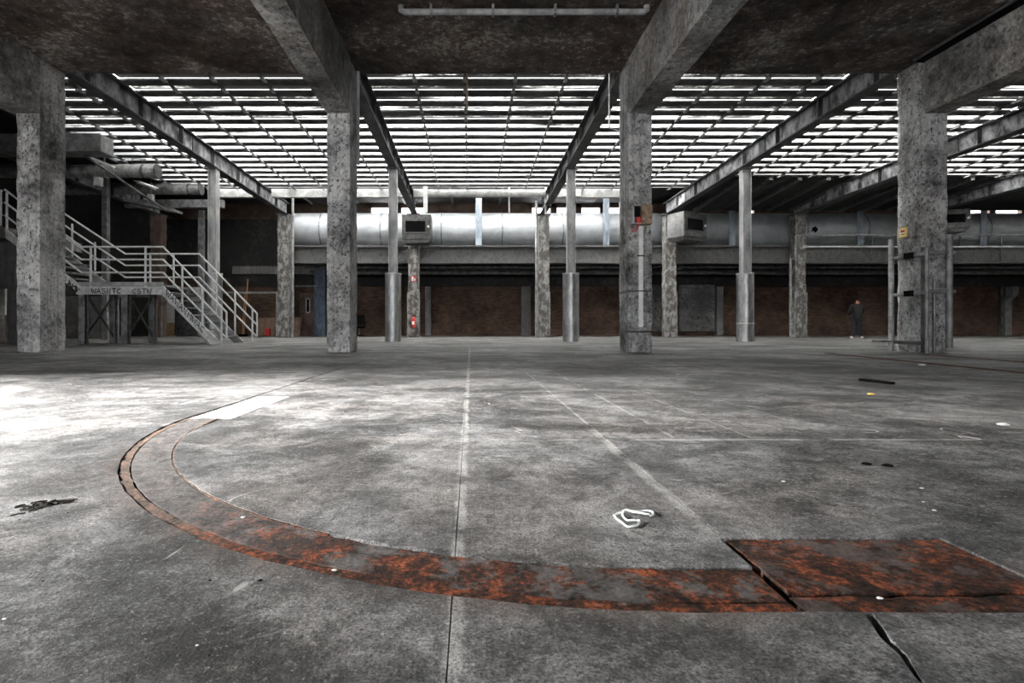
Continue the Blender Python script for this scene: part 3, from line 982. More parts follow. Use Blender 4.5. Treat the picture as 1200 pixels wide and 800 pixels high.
# ------------------------------------------------------------------ heaters on the rear columns
HL = ['square heater facing straight out above the fire extinguisher', 'heater swivelled to one side on the rear column near the switch box', 'heater half hidden behind the column framed by pipes']
for i, (px0, px1, py0, py1, yaw, Yh) in enumerate(((471, 505, 251.5, 284, 0.0, 23.3), (790, 830, 249, 281.5, 0.5, 23.2), (1108, 1138, 245, 271, -0.25, 23.3))):
    x0, x1, z0, z1 = PX(px0, Yh), PX(px1, Yh), PZ(py1, Yh), PZ(py0, Yh)
    xc, w, hh = (x0 + x1) / 2, (x1 - x0) / 2, (z1 - z0)
    pv = Vector((xc, Yh + 0.45, z0))
    h = thing('unit_heater', pv, HL[i], 'heater', 'unit heaters on the rear columns')
    mb = MB().box(xc - w, xc + w, Yh, Yh + 0.9, z0 + 0.16, z1)
    mb.prism([(xc - w, z0 + 0.16), (xc + w, z0 + 0.16), (xc + w - 0.14, z0), (xc - w + 0.14, z0)], 'y', Yh + 0.06, Yh + 0.88)
    mk('case', mb.rot(pv, yaw), 'heater_case', h)
    ox, oz0, oz1 = w * 0.76, z0 + 0.16 + (hh - 0.16) * 0.28, z0 + 0.16 + (hh - 0.16) * 0.74
    outlet = mk('outlet', MB().box(xc - ox, xc + ox * 0.82, Yh - 0.012, Yh + 0.01, oz0, oz1).rot(pv, yaw), 'black_metal', h)
    fr = MB()
    for (a, b, c, d) in ((-ox - 0.05, ox * 0.82 + 0.05, oz1, oz1 + 0.05), (-ox - 0.05, ox * 0.82 + 0.05, oz0 - 0.05, oz0), (-ox - 0.05, -ox, oz0, oz1), (ox * 0.82, ox * 0.82 + 0.05, oz0, oz1)):
        fr.box(xc + a, xc + b, Yh - 0.05, Yh + 0.0, c, d)
    mk('outlet_frame', fr.rot(pv, yaw), 'heater_case', h)
    for k in range(9):
        xx = xc - ox + 0.06 + k * (ox * 1.82 - 0.12) / 8
        mk('fin', MB().box(xx - 0.01, xx + 0.01, Yh - 0.035, Yh - 0.013, oz0, oz1).rot(pv, yaw), 'black_metal', outlet)
    mk('knob', MB().cyl((xc + w * 0.82, Yh - 0.05, (oz0 + oz1) / 2), (xc + w * 0.82, Yh, (oz0 + oz1) / 2), 0.05, 10).rot(pv, yaw), 'white_paint', h)
    mk('bracket', MB().box(xc - 0.15, xc + 0.15, Yh + 0.7, YR + 0.0, z0 + 0.3, z0 + 0.4), 'dark_steel', h)
    mk('bracket', MB().box(xc - 0.15, xc + 0.15, Yh + 0.7, YR, z1 - 0.2, z1 - 0.1), 'dark_steel', h)

# ------------------------------------------------------------------ fire extinguisher and sign on rear column
Ye = YR - 0.13
xe = PX(484.5, Ye)
fe = thing('fire_extinguisher', (xe, Ye, PZ(384, Ye)), 'small red fire extinguisher hung low on the rear column', 'extinguisher')
z0, z1 = PZ(384, Ye), PZ(372.5, Ye)
bottle = mk('cylinder', MB().cyl((xe, Ye, z0), (xe, Ye, z1), 0.1, 16).cyl((xe, Ye, z1), (xe, Ye, z1 + 0.07), 0.1, 16, 0.035), 'red_paint', fe, smooth=True)
mk('valve', MB().cyl((xe, Ye, z1 + 0.06), (xe, Ye, z1 + 0.13), 0.03, 8).box(xe - 0.02, xe + 0.12, Ye - 0.015, Ye + 0.015, z1 + 0.1, z1 + 0.125), 'black_metal', fe)
mk('hose', MB().tube([(xe - 0.02, Ye, z1 + 0.1), (xe - 0.13, Ye - 0.03, z1 + 0.02), (xe - 0.14, Ye - 0.03, z1 - 0.2), (xe - 0.11, Ye - 0.04, z1 - 0.3)], 0.014, 6), 'black_metal', fe)
mk('label_patch', MB().box(xe - 0.05, xe + 0.05, Ye - 0.106, Ye - 0.098, z0 + 0.15, z0 + 0.3), 'white_paint', bottle)
zs = PZ(326.5, YR)
sg = thing('extinguisher_sign', (xe, YR - 0.03, zs - 0.13), 'red and white sign above the fire extinguisher', 'sign')
board = mk('board', MB().box(xe - 0.12, xe + 0.12, YR - 0.045, YR - 0.03, zs - 0.13, zs + 0.13), 'red_paint', sg)
mk('pictogram', MB().box(xe - 0.09, xe - 0.01, YR - 0.05, YR - 0.045, zs - 0.1, zs + 0.1).box(xe + 0.03, xe + 0.07, YR - 0.05, YR - 0.045, zs - 0.1, zs + 0.02), 'white_paint', board)

# ------------------------------------------------------------------ switch box and conduit on near column
x0, x1 = PX(739.5, YN), PX(761, YN)
zb0, zb1 = PZ(264, YN), PZ(242, YN)
xm = PX(749, YN)
sb = thing('switch_box', (x0, YN, zb0), 'rusty metal switch box hanging open on the concrete column', 'switch box')
yb = YN - 0.16
mb = MB().box(x0, xm, YN - 0.015, YN - 0.003, zb0, zb1).box(x0, x0 + 0.015, yb, YN - 0.003, zb0, zb1).box(x0, xm, yb, YN - 0.003, zb1 - 0.015, zb1).box(x0, xm, yb, YN - 0.003, zb0, zb0 + 0.015)
housing = mk('housing', mb, 'white_steel', sb)
mk('cover', MB().box(xm, x1, yb - 0.02, YN - 0.003, zb0 - 0.003, zb1), 'box_rust', sb, bevel=0.008)
mk('switch', MB().box(xm - 0.09, xm - 0.01, yb + 0.03, YN - 0.02, zb0 + 0.02, zb0 + 0.14), 'red_paint', housing)
mk('terminal', MB().box(x0 + 0.03, xm - 0.02, yb + 0.05, YN - 0.02, zb0 + 0.16, zb1 - 0.03), 'black_metal', housing)
mk('cable', MB().tube([(xm - 0.05, yb + 0.06, zb0 + 0.02), (xm - 0.06, yb + 0.04, zb0 - 0.06), (xm - 0.09, yb + 0.07, zb0 - 0.12), (xm - 0.15, yb + 0.1, zb0 - 0.14), (x0, yb + 0.1, zb0 - 0.05)], 0.013, 6), 'red_paint', sb)
xcd = PX(750.5, YN)
cdt = thing('cable_conduit', (xcd, YN, PZ(383, YN)), 'white cable conduit running down from the switch box', 'conduit')
mk('conduit', MB().box(xcd - 0.042, xcd + 0.042, YN - 0.05, YN - 0.002, PZ(383, YN), zb0 - 0.02), 'white_paint', cdt, bevel=0.01)
for py in (341, 300):
    z = PZ(py, YN)
    mk('clip_strap', MB().box(xcd - 0.07, xcd + 0.07, YN - 0.06, YN - 0.002, z - 0.012, z + 0.012), 'dark_steel', cdt)
# steel bands round that column
for py in (341, 388.5):
    z = PZ(py, YN)
    x = XN[3.37]
    e = 0.006
    mb = MB().box(x - CW / 2 - e, x + CW / 2 + e, YN - e, YN + 0.0, z - 0.02, z + 0.02).box(x - CW / 2 - e, x - CW / 2, YN, YN + CDEP, z - 0.02, z + 0.02).box(x + CW / 2, x + CW / 2 + e, YN, YN + CDEP, z - 0.02, z + 0.02)
    mk('steel_band', mb, 'dark_steel', columns[3.37])

# ------------------------------------------------------------------ pipes around near column on the right
x = XN[9.25]
c = columns[9.25]
xl, xr = x - CW / 2, x + CW / 2
fp = thing('column_guard', (x, YN - 0.1, 0), 'grey steel pipe guard frame clasping the concrete column', 'guard')
for (px, yy, z0, z1, r) in ((1055, YN + CDEP + 0.06, 0.0, PZ(280, YN + CDEP), 0.05), (1086, YN - 0.05, 0.0, PZ(290, YN), 0.035), (1112.5, YN - 0.04, 0.1, PZ(275, YN), 0.055), (1095, YN - 0.04, 0.0, PZ(327, YN), 0.022)):
    xx = xl - 0.075 if px == 1055 else PX(px, yy)
    mk('upright', MB().cyl((xx, yy, z0), (xx, yy, z1), r, 12), 'grey_steel', fp, smooth=True)
for py in (296, 341.5):
    z = PZ(py, YN)
    mk('crossbar', MB().cyl((xl - 0.03, YN - 0.04, z), (xr + 0.1, YN - 0.04, z), 0.035, 10), 'grey_steel', fp, smooth=True)
    mk('crossbar', MB().cyl((xl - 0.05, YN - 0.05, z - 0.03), (xl - 0.05, YN + CDEP + 0.1, z - 0.03), 0.035, 10), 'grey_steel', fp, smooth=True)
    for yy in (YN + 0.2, YN + 0.3):
        mk('clamp', MB().cyl((xl - 0.1, yy, z - 0.08), (xl - 0.1, yy, z + 0.03), 0.05, 10), 'black_metal', fp)
mk('corner_guard', MB().box(xl - 0.012, xl + 0.06, YN - 0.012, YN - 0.0, 0, 2.1).box(xl - 0.012, xl, YN, YN + 0.07, 0, 2.1), 'dark_steel', fp)
mk('base_shoe', MB().box(xl - 0.06, xl, YN - 0.02, YN + CDEP + 0.06, PZ(404, YN), PZ(400, YN)).box(xl - 0.3, xl - 0.01, YN + CDEP, YN + CDEP + 0.3, PZ(402, YN), PZ(400, YN)), 'dark_steel', fp)
# yellow sign on the side face of that column
ya, ybb = YN + 0.42, YN + 0.56
za, zbb = PZ(277.5, YN + 0.5), PZ(267.5, YN + 0.5)
ys = thing('yellow_sign', (xl, YN + 0.49, za), 'small yellow warning sign with red lettering on the concrete column', 'sign')
mk('plate', MB().box(xl - 0.016, xl - 0.008, ya - 0.03, ybb + 0.03, za - 0.012, zbb + 0.012), 'yellow_paint', ys)
face = mk('panel_face', MB().box(xl - 0.02, xl - 0.016, ya, ybb, za + 0.012, zbb - 0.012), 'cream_paint', ys)
zz = (za + zbb) / 2
mk('lettering', MB().box(xl - 0.023, xl - 0.02, ya + 0.02, ybb - 0.02, zz + 0.005, zz + 0.05), 'red_paint', face)
mk('lettering', MB().box(xl - 0.023, xl - 0.02, ya + 0.02, ybb - 0.02, zz - 0.045, zz - 0.03), 'paint_black', face)

# ------------------------------------------------------------------ pipe railing on the mezzanine edge
Yp = YR - 0.3
zt, zl = PZ(275.5, Yp), PZ(289, Yp)
xp = PX(932, Yp)
pr = thing('pipe_railing', (xp, Yp, 0.0), 'grey pipe railing in front of the mezzanine beam', 'railing')
mk('top_pipe', MB().tube([(xp, Yp, PZ(303, Yp)), (xp, Yp, zt - 0.06), (xp + 0.06, Yp, zt), (XR - 0.05, Yp, zt)], 0.05, 10), 'grey_steel', pr, smooth=True)
mk('lower_pipe', MB().cyl((xp + 0.3, Yp, zl), (XR - 0.05, Yp, zl), 0.045, 10), 'white_steel', pr, smooth=True)
mk('down_pipe', MB().cyl((xp - 0.16, Yp + 0.1, 0.0), (xp - 0.16, Yp + 0.1, PZ(304, Yp)), 0.05, 10).bar((xp - 0.22, Yp + 0.05, PZ(303, Yp)), (xp + 0.05, Yp + 0.05, PZ(303, Yp)), 0.08, 0.06), 'grey_steel', pr, smooth=True)
for px in (1022, 1173, 1125):
    xx = PX(px, Yp)
    mk('stanchion', MB().box(xx - 0.03, xx + 0.03, Yp - 0.02, Yp + 0.02, PZ(306, Yp) if px != 1125 else zl, zt), 'dark_steel', pr)
    if px != 1125:
        mk('brace', MB().bar((xx - 0.45, Yp, zl - 0.1), (xx, Yp, PZ(306, Yp)), 0.03, 0.03).bar((xx - 0.3, Yp, PZ(306, Yp)), (xx + 0.3, Yp, PZ(306, Yp)), 0.04, 0.04), 'dark_steel', pr)

# thin standpipes along rear columns
for px, y0, y1, lab in ((343, 396, 232, 'beside the column at the closed duct end'), (628.5, 396, 236, 'beside the column between the two heaters')):
    xx = PX(px, YR - 0.1)
    mk('standpipe', MB().cyl((xx, YR - 0.1, 0), (xx, YR - 0.1, PZ(y1, YR)), 0.06, 10), 'grey_steel', None, 'thin grey standpipe running up ' + lab, 'pipe', smooth=True)

# ------------------------------------------------------------------ steel stairs
YS0, YS1 = 15.2, 16.65
DZ = PZ(333, YS0)                                 # landing level
XLa, XLb = PX(90, YS0), PX(191, YS0)
XBOT = PX(259, YS0)
st = thing('steel_staircase', ((XLa + XLb) / 2, YS0, 0), 'pale steel staircase with landing, tubular railings and graffiti', 'staircase')
mk('landing', MB().box(XLa, XLb, YS0, YS1, DZ - 0.06, DZ), 'grey_steel', st)
mk('fascia', MB().box(XLa, XLb, YS0 - 0.03, YS0, PZ(345, YS0), PZ(335.5, YS0)), 'graffiti_fascia', st)
mk('toe_board', MB().box(XLa, XLb + 0.05, YS0 - 0.045, YS0 - 0.031, PZ(335, YS0), PZ(330.5, YS0)), 'white_steel', st)
mk('fascia', MB().box(XLa, XLb + 0.35, YS1, YS1 + 0.03, PZ(345, YS0), PZ(332, YS0)), 'white_steel', st)
SH = 0.24                                         # stringer depth


def stringer(xa, za, xb, zb_, y, mat, t_=0.05):
    mk('stringer', MB().prism([(xa, za - SH * 1.25), (xa, za), (xb, zb_), (xb - (0.0 if zb_ > za else 0.34), zb_ - (SH * 1.25 if zb_ > za else 0.0))], 'y', y, y + t_), mat, st)


stringer(XLb, DZ - 0.02, XBOT + 0.05, 0.0, YS0 - 0.05, 'graffiti_fascia')
stringer(XLb, DZ - 0.02, XBOT + 0.05, 0.0, YS1, 'white_steel')
NT_ = 8
for k in range(1, NT_):
    f = k / NT_
    xx = XLb + (XBOT - XLb) * f
    zz = DZ * (1 - f)
    mk('tread', MB().box(xx - 0.2, xx + 0.06, YS0, YS1, zz - 0.035, zz), 'grey_steel', st)
# upper flight to the platform
PLZ = PZ(266, YS0)
XU = XLa - (PLZ - DZ) * 1.25
mk('stringer', MB().prism([(XLa + 0.12, DZ - 0.27), (XLa + 0.12, DZ - 0.02), (XU, PLZ - 0.02), (XU, PLZ - 0.29)], 'y', YS0 - 0.05, YS0), 'graffiti_fascia', st)
mk('stringer', MB().prism([(XLa + 0.12, DZ - 0.27), (XLa + 0.12, DZ - 0.02), (XU, PLZ - 0.02), (XU, PLZ - 0.29)], 'y', YS1, YS1 + 0.05), 'white_steel', st)
for k in range(1, 9):
    f = k / 9
    xx, zz = XLa + (XU - XLa) * f, DZ + (PLZ - DZ) * f
    mk('tread', MB().box(xx - 0.06, xx + 0.22, YS0, YS1, zz - 0.035, zz), 'grey_steel', st)
# railings, three tubes each side
rr = 0.028
for yy, xa, xb in ((YS0 - 0.02, XLa + 0.25, XLb + 0.02), (YS1 + 0.01, XLa + 0.05, XLb + 0.3)):
    for hgt in (1.09, 0.72, 0.34):
        run = XBOT + 0.15 - XLb
        zend = DZ + hgt - (run) * (DZ / (XBOT - XLb))
        pts = [(XU, yy, PLZ + hgt + 0.0), (XLa + (0.15 if yy < YS0 else 0.45), yy, DZ + hgt), (xb, yy, DZ + hgt), (xb + run, yy, zend)]
        mk('handrail', MB().tube(pts, rr, 8), 'rail_paint', st, smooth=True)
    mk('rail_end', MB().cyl((xb + run, yy, DZ + 0.34 - run * DZ / (XBOT - XLb)), (xb + run, yy, DZ + 1.09 - run * DZ / (XBOT - XLb)), rr, 8), 'rail_paint', st, smooth=True)
    slope = DZ / (XBOT - XLb)
    for xx in ([PX(107, YS0), PX(171, YS0)] if yy < YS0 else [PX(140, YS0) , PX(170, YS0)]):
        mk('baluster', MB().cyl((xx, yy, DZ - 0.1), (xx, yy, DZ + 1.09), 0.03, 8), 'rail_paint', st, smooth=True)
    for f in (0.3, 0.62, 0.92):
        xx = xb + run * f
        z1 = DZ + 1.09 - (xx - xb) * slope
        z0 = max(0.02, DZ - (xx - XLb) * slope - 0.02)
        mk('baluster', MB().cyl((xx, yy, z0), (xx, yy, z1), 0.03, 8), 'rail_paint', st, smooth=True)
    for f in (0.25, 0.6, 0.97):
        xx = XLa + (XU - XLa) * f
        z1 = DZ + (PLZ - DZ) * f
        mk('baluster', MB().cyl((xx, yy, z1), (xx, yy, z1 + 1.05), 0.03, 8), 'rail_paint', st, smooth=True)
# legs and cross braces below the landing
for px in (95.5, 145.5):
    xx = PX(px, YS0)
    for yy in (YS0 + 0.08, YS1 - 0.08):
        mk('leg', MB().box(xx - 0.09, xx + 0.09, yy - 0.08, yy - 0.06, 0, DZ - 0.06).box(xx - 0.09, xx + 0.09, yy + 0.06, yy + 0.08, 0, DZ - 0.06).box(xx - 0.012, xx + 0.012, yy - 0.06, yy + 0.06, 0, DZ - 0.06), 'grey_steel', st)
    mk('brace', MB().bar((xx, YS0 + 0.1, 0.15), (xx, YS1 - 0.1, DZ - 0.25), 0.03, 0.06), 'dark_steel', st)
    mk('brace', MB().bar((xx + 0.04, YS0 + 0.1, DZ - 0.25), (xx + 0.04, YS1 - 0.1, 0.15), 0.03, 0.06), 'dark_steel', st)
mk('joist', MB().box(XLa + 0.1, XLb - 0.1, YS0 + 0.02, YS0 + 0.14, DZ - 0.2, DZ - 0.06), 'dark_steel', st)
mk('joist', MB().box(XLa + 0.1, XLb - 0.1, YS1 - 0.14, YS1 - 0.02, DZ - 0.2, DZ - 0.06), 'dark_steel', st)
# graffiti strokes
GL = {'B': [[(0, 0), (0, 1), (.6, .8), (.1, .5), (.7, .25), (0, 0)]], 'E': [[(.7, 1), (.1, 1), (0, .5), (.6, .5)], [(0, .5), (.1, 0), (.7, 0)]], 'A': [[(0, 0), (.4, 1), (.8, 0)], [(.2, .4), (.6, .4)]],
      'M': [[(0, 0), (.1, 1), (.4, .4), (.7, 1), (.8, 0)]], 'P': [[(0, 0), (0, 1), (.7, .8), (0, .5)]], 'W': [[(0, 1), (.2, 0), (.45, .7), (.7, 0), (.9, 1)]], 'S': [[(.7, .9), (.1, .9), (.1, .5), (.7, .45), (.6, .05), (0, .1)]],
      'C': [[(.7, .9), (.1, .8), (0, .3), (.6, 0)]], 'N': [[(0, 0), (0.05, 1), (.6, 0), (.65, 1)]], 'T': [[(0, 1), (.8, 1)], [(.4, 1), (.4, 0)]]}


def graffiti(word, org, dx, dz, size, r):
    mb = MB()
    for i, ch in enumerate(word):
        for s in GL.get(ch, []):
            pts = []
            for (u, v) in s:
                q = Vector(org) + Vector(dx) * ((i * 1.0 + u) * size) + Vector(dz) * (v * size)
                pts.append(q)
            mb.tube(pts, r, 4)
    return mk('graffiti', mb, 'paint_black', st)


yg = YS0 - 0.05
graffiti('WASNTC', (XLa + 0.45, yg + 0.018, PZ(344, YS0)), (1, 0, 0), (0, 0, 1), 0.15, 0.016)
graffiti('CSTW', (XLa + 1.65, yg + 0.018, PZ(344, YS0)), (1, 0, 0), (0, 0, 1), 0.14, 0.014)
dd = Vector((XLa + 0.1 - XU, 0, DZ - PLZ)).normalized()
graffiti('BEAMP', (XLa - 0.5, yg - 0.002, DZ + 0.18), dd, (0, 0, 1), 0.17, 0.022)
dd = Vector((XBOT - XLb, 0, -DZ)).normalized()
graffiti('WAWANMWAC', (XLb + 0.1, yg - 0.002, DZ - 0.31), dd, (0.3, 0, 0.95), 0.18, 0.014)

# upper platform at the far left
pf = thing('platform', (XU - 1.2, YS0, PLZ), 'concrete platform reached by the upper stair flight', 'platform', None, ST)
mk('deck', MB().rough(XL, XU + 0.05, YS0 - 0.1, YS1 + 1.5, PLZ - 0.35, PLZ, 0.4, 0.006), 'far_concrete', pf)
mk('edge_strip', MB().box(XL, XU, YS0 - 0.13, YS0 - 0.11, PLZ - 0.08, PLZ + 0.02), 'box_rust', pf)
mk('support', MB().rough(XL, PX(-4, YS0 + 0.6), YS0 + 0.5, YS0 + 0.9, 0, PLZ - 0.35, 0.4, 0.006).rough(PX(11, YS0 + 0.6), PX(22, YS0 + 0.6), YS0 + 0.5, YS0 + 0.9, 0, PLZ - 0.35, 0.4, 0.006), 'far_concrete', pf)
mk('lintel', MB().rough(XL, PX(22, YS0 + 0.6), YS0 + 0.45, YS0 + 0.92, PZ(337, YS0 + .6), PLZ - 0.33, 0.4, 0.006), 'far_concrete', pf)
mk('doorway_panel', MB().box(XL, PX(12, YS0 + 2.4), YS0 + 2.2, YS0 + 2.3, PZ(369, YS0 + 2.2), PZ(338, YS0 + 2.2)), 'white_paint', pf)  # white panel stands in for the bright light of an open doorway
mk('doorway_panel', MB().box(XL, PX(12, YS0 + 2.4), YS0 + 2.2, YS0 + 2.3, 0.0, PZ(369, YS0 + 2.2)), 'brown_panel', pf)
rl = thing('platform_railing', (XU - 1, YS0, PLZ), 'pale tubular railing on the upper platform', 'railing')
for hgt in (1.05, 0.7, 0.35):
    mk('rail', MB().cyl((XL, YS0 - 0.04, PLZ + hgt), (XU - 0.06, YS0 - 0.04, PLZ + hgt), rr, 8), 'rail_paint', rl, smooth=True)
for xx in (XU - 0.1, XU - 0.75, XU - 1.5, XU - 2.4):
    mk('baluster', MB().cyl((xx, YS0 - 0.04, PLZ), (xx, YS0 - 0.04, PLZ + 1.05), rr, 8), 'rail_paint', rl, smooth=True)

# ------------------------------------------------------------------ ducts and clutter up on the left
for (pxa, pxb, py0, py1, Yd, lab) in ((77, 185, 193, 208, 18.4, 'upper spiral duct with open end below the skylight'), (133, 236, 215.5, 228, 21.6, 'lower spiral duct with open end near the stair post')):
    zc = (PZ(py0, Yd) + PZ(py1, Yd)) / 2
    r = (PZ(py0, Yd) - PZ(py1, Yd)) / 2
    xa, xb = PX(pxa - 120, Yd), PX(pxb, Yd)
    xa = max(xa, XL + 0.1)
    d = thing('spiral_duct', (xb, Yd, zc - r), 'dark ' + lab, 'duct', 'spiral ducts over the stairs')
    mk('shell', MB().cyl((xa, Yd, zc), (xb, Yd, zc), r, 20), 'grey_steel', d, smooth=True)
    mk('collar', MB().cyl((xb - 0.5, Yd, zc), (xb - 0.44, Yd, zc), r + 0.015, 20), 'dark_steel', d, smooth=True)
    mk('collar', MB().cyl((xb - 0.03, Yd, zc), (xb + 0.01, Yd, zc), r + 0.02, 20), 'dark_steel', d, smooth=True)
    sp = MB()
    k = 0
    while xa + 0.3 + k * 0.34 < xb - 0.5:
        x_ = xa + 0.3 + k * 0.34
        sp.tube([(x_ + 0.3 * t_ / 16, Yd + (r + 0.004) * math.sin(2 * math.pi * t_ / 16), zc + (r + 0.004) * math.cos(2 * math.pi * t_ / 16)) for t_ in range(17)], 0.005, 4)
        k += 1
    mk('spiral_seam', sp, 'white_steel', d)
    for x_ in (xb - 1.9, xb - 0.9):
        mk('hanger', MB().box(x_ - 0.015, x_ + 0.015, Yd - 0.015, Yd + 0.015, zc + r, zb(Yd) + 1.0 if x_ < SKL else zb(Yd) + 0.58), 'dark_steel', d)
    mk('bracket', MB().box(xb - 2.2, xb - 2.0, Yd - 0.1, Yd + 0.1, zc - r - 0.3, zc - r), 'white_steel', d)
# box girder end
mk('box_duct', MB().box(XL, PX(117.5, 15.6), 15.6, 16.2, PZ(177, 15.6), PZ(156, 15.6)), 'grey_steel', None, 'short rectangular grey duct beside the chipped column', 'duct', bevel=0.02)
for (a, b, lab) in (((85, 176, 17.0), (133, 195, 17.0), 'above the upper spiral duct'), ((160, 212, 21.0), (182, 220, 19.0), 'between the two spiral ducts')):
    p0, p1 = P(*a), P(*b)
    t = thing('strip_light', p1, 'unlit white fluorescent strip fitting ' + lab, 'strip light')
    mk('tray', MB().bar(p0, p1, 0.22, 0.05), 'white_paint', t)
    for q_ in (p0 * 0.8 + p1 * 0.2, p0 * 0.2 + p1 * 0.8):
        mk('suspension', MB().cyl(q_, (q_.x, q_.y, 7.05 if q_.x < SKL else zb(q_.y) + 0.68), 0.012, 6), 'dark_steel', t)
    mk('tube', MB().cyl(p0 + Vector((0, 0, -0.05)), p1 + Vector((0, 0, -0.05)), 0.025, 8), 'white_paint', t)
mk('service_beam', MB().bar(P(148, 239, 22.6), P(262, 239, 22.6), 0.25, PZ(235, 22.6) - PZ(244, 22.6)), 'grey_steel', None, 'grey cross beam below the lower spiral duct', 'beam', None, ST)
mk('gantry_arm', MB().bar(P(150, 236, 20.5), P(209, 248, 20.5), 0.6, 0.08), 'grey_steel', None, 'sloping grey walkway plate under the spiral ducts', 'plate', None, ST)
mk('service_pipe', MB().cyl(P(100, 182.6, 15.9), P(195, 247, 19.0), 0.04, 8), 'dark_steel', None, 'thin dark pipe slanting down past the spiral ducts', 'pipe')
for px, lab in ((122, 'behind the stair landing'), (235, 'behind the sleeved post')):
    Yq = 20.5 if px == 122 else 25.5
    mk('support_post', MB().box(PX(px - 3, Yq), PX(px + 3, Yq), Yq, Yq + 0.2, 0, PZ(208 if px == 122 else 246, Yq)), 'grey_steel', None, 'thin rusty grey post ' + lab, 'post', None, ST)

# ------------------------------------------------------------------ things along the rear wall
for px0, px1, lab in ((498, 505, 'beside the extinguisher column'), (611, 622, 'beside the standpipe'), (840, 848, 'next to the graffiti panel')):
    Yq = YB - 0.4
    mk('pilaster', MB().rough(PX(px0, Yq), PX(px1, Yq), Yq, YB, 0, 2.75, 0.3, 0.01), 'far_concrete', None, 'grey wall pilaster ' + lab, 'pilaster', 'rear wall pilasters', ST)
Yq = YB - 0.35
pl = thing('kinked_pilaster', (PX(1180, Yq), Yq, 0), 'grey pilaster with kinked top on the brick wall', 'pilaster', None, ST)
mk('shaft', MB().prism([(PX(1178, Yq), 0), (PX(1186, Yq), 0), (PX(1186, Yq), PZ(352, Yq)), (PX(1194, Yq), PZ(344, Yq)), (PX(1194, Yq), 2.75), (PX(1186, Yq), 2.75), (PX(1186, Yq), PZ(346, Yq)), (PX(1178, Yq), PZ(352, Yq))], 'y', Yq, YB), 'far_concrete', pl)
mk('wall_pipe', MB().cyl((PX(1174, Yq), Yq, 0), (PX(1174, Yq), Yq, 2.8), 0.06, 8), 'dark_steel', None, 'dark vertical pipe beside the kinked pilaster', 'pipe')
gp = mk('graffiti_panel', MB().rough(PX(796, YB - 0.3), PX(838, YB - 0.3), YB - 0.3, YB - 0.22, PZ(388, YB), PZ(334, YB), 0.3, 0.01), 'graffiti_plaster', None, 'grey graffiti-covered panel against the rear wall below the swivelled heater', 'panel')
mk('graffiti_panel', MB().rough(PX(764, YB - 0.3), PX(776, YB - 0.3), YB - 0.3, YB - 0.22, PZ(388, YB), PZ(334, YB), 0.3, 0.01), 'graffiti_plaster', None, 'narrow graffiti-covered panel seen beside the switch box column', 'panel')
Yq = 27.2
mk('blue_column', MB().rough(PX(368, Yq), PX(381, Yq), Yq, Yq + 0.5, 0.0, PZ(309, Yq), 0.25, 0.008), 'blue_paint', None, 'blue painted column under the mezzanine by the oval window door', 'column', None, ST)
# door with oval window
Yq = YB - 0.06
dr = thing('door_1', (PX(360, Yq), Yq, 0), 'dark brown door with tall rounded window in the rear wall', 'door', None, ST)
leaf = mk('leaf', MB().box(PX(351, Yq), PX(371, Yq), Yq, Yq + 0.055, 0.02, PZ(343, Yq)), 'brown_panel', dr)
ov = []
xc, zc, w, hh = PX(361, Yq), PZ(358, Yq), 0.1, 0.4
for k in range(24):
    a = 2 * math.pi * k / 24
    ov.append((xc + w * math.cos(a), Yq - 0.02, zc + (hh - w) * (1 if math.sin(a) > 0 else -1) + w * math.sin(a)))
mk('window_frame', MB().tube(ov, 0.035, 6, True), 'white_steel', leaf)
mk('window_pane', MB().prism([(p[0], p[2]) for p in ov], 'y', Yq - 0.015, Yq - 0.005), 'black_metal', leaf)
Yq = 28.7
mk('chipboard_sheet', MB().prism([(28.6, 0.0), (28.66, 0.0), (29.16, 1.0), (29.1, 1.0)], 'x', PX(300, Yq), PX(322, Yq)), 'chipboard', None, 'brown chipboard sheet leaning on the brick wall near the stairs', 'board')
mk('chipboard_sheet', MB().prism([(28.75, 0.0), (28.81, 0.0), (29.26, 1.02), (29.2, 1.02)], 'x', PX(314, Yq), PX(351, Yq)), 'chipboard', None, 'wider chipboard sheet leaning behind the painted column', 'board')
mk('floor_box', MB().box(PX(312, 28.3), PX(317, 28.3), 28.1, 28.4, 0, 0.42), 'red_paint', None, 'small dark red box standing before the chipboard', 'box', bevel=0.02)
br = thing('broom', P(286, 394, 26.5), 'long wooden broom leaning by the end of the stairs', 'broom')
b0, b1 = P(285.5, 391, 26.5), P(290.5, 327, 27.0)
mk('stick', MB().cyl(b0, b1, 0.03, 8), 'raw_wood', br)
mk('stick_guide', MB().cyl(b0 + Vector((-0.08, 0, 0)), P(287, 342, 26.8), 0.022, 8), 'raw_wood', br)
mk('brush_head', MB().box(b0.x - 0.25, b0.x + 0.2, 26.45, 26.57, 0.0, 0.13), 'black_metal', br)
mk('guard_bar', MB().cyl(P(184, 343, YR + 0.3), P(326, 343, YR + 0.3), 0.05, 8), 'grey_steel', None, 'horizontal grey pipe between stairs and painted column', 'pipe')
mk('guard_bar', MB().cyl(P(346, 335, 27.24), P(372, 335, 27.24), 0.05, 8), 'grey_steel', None, 'short horizontal pipe above the oval window door', 'pipe')
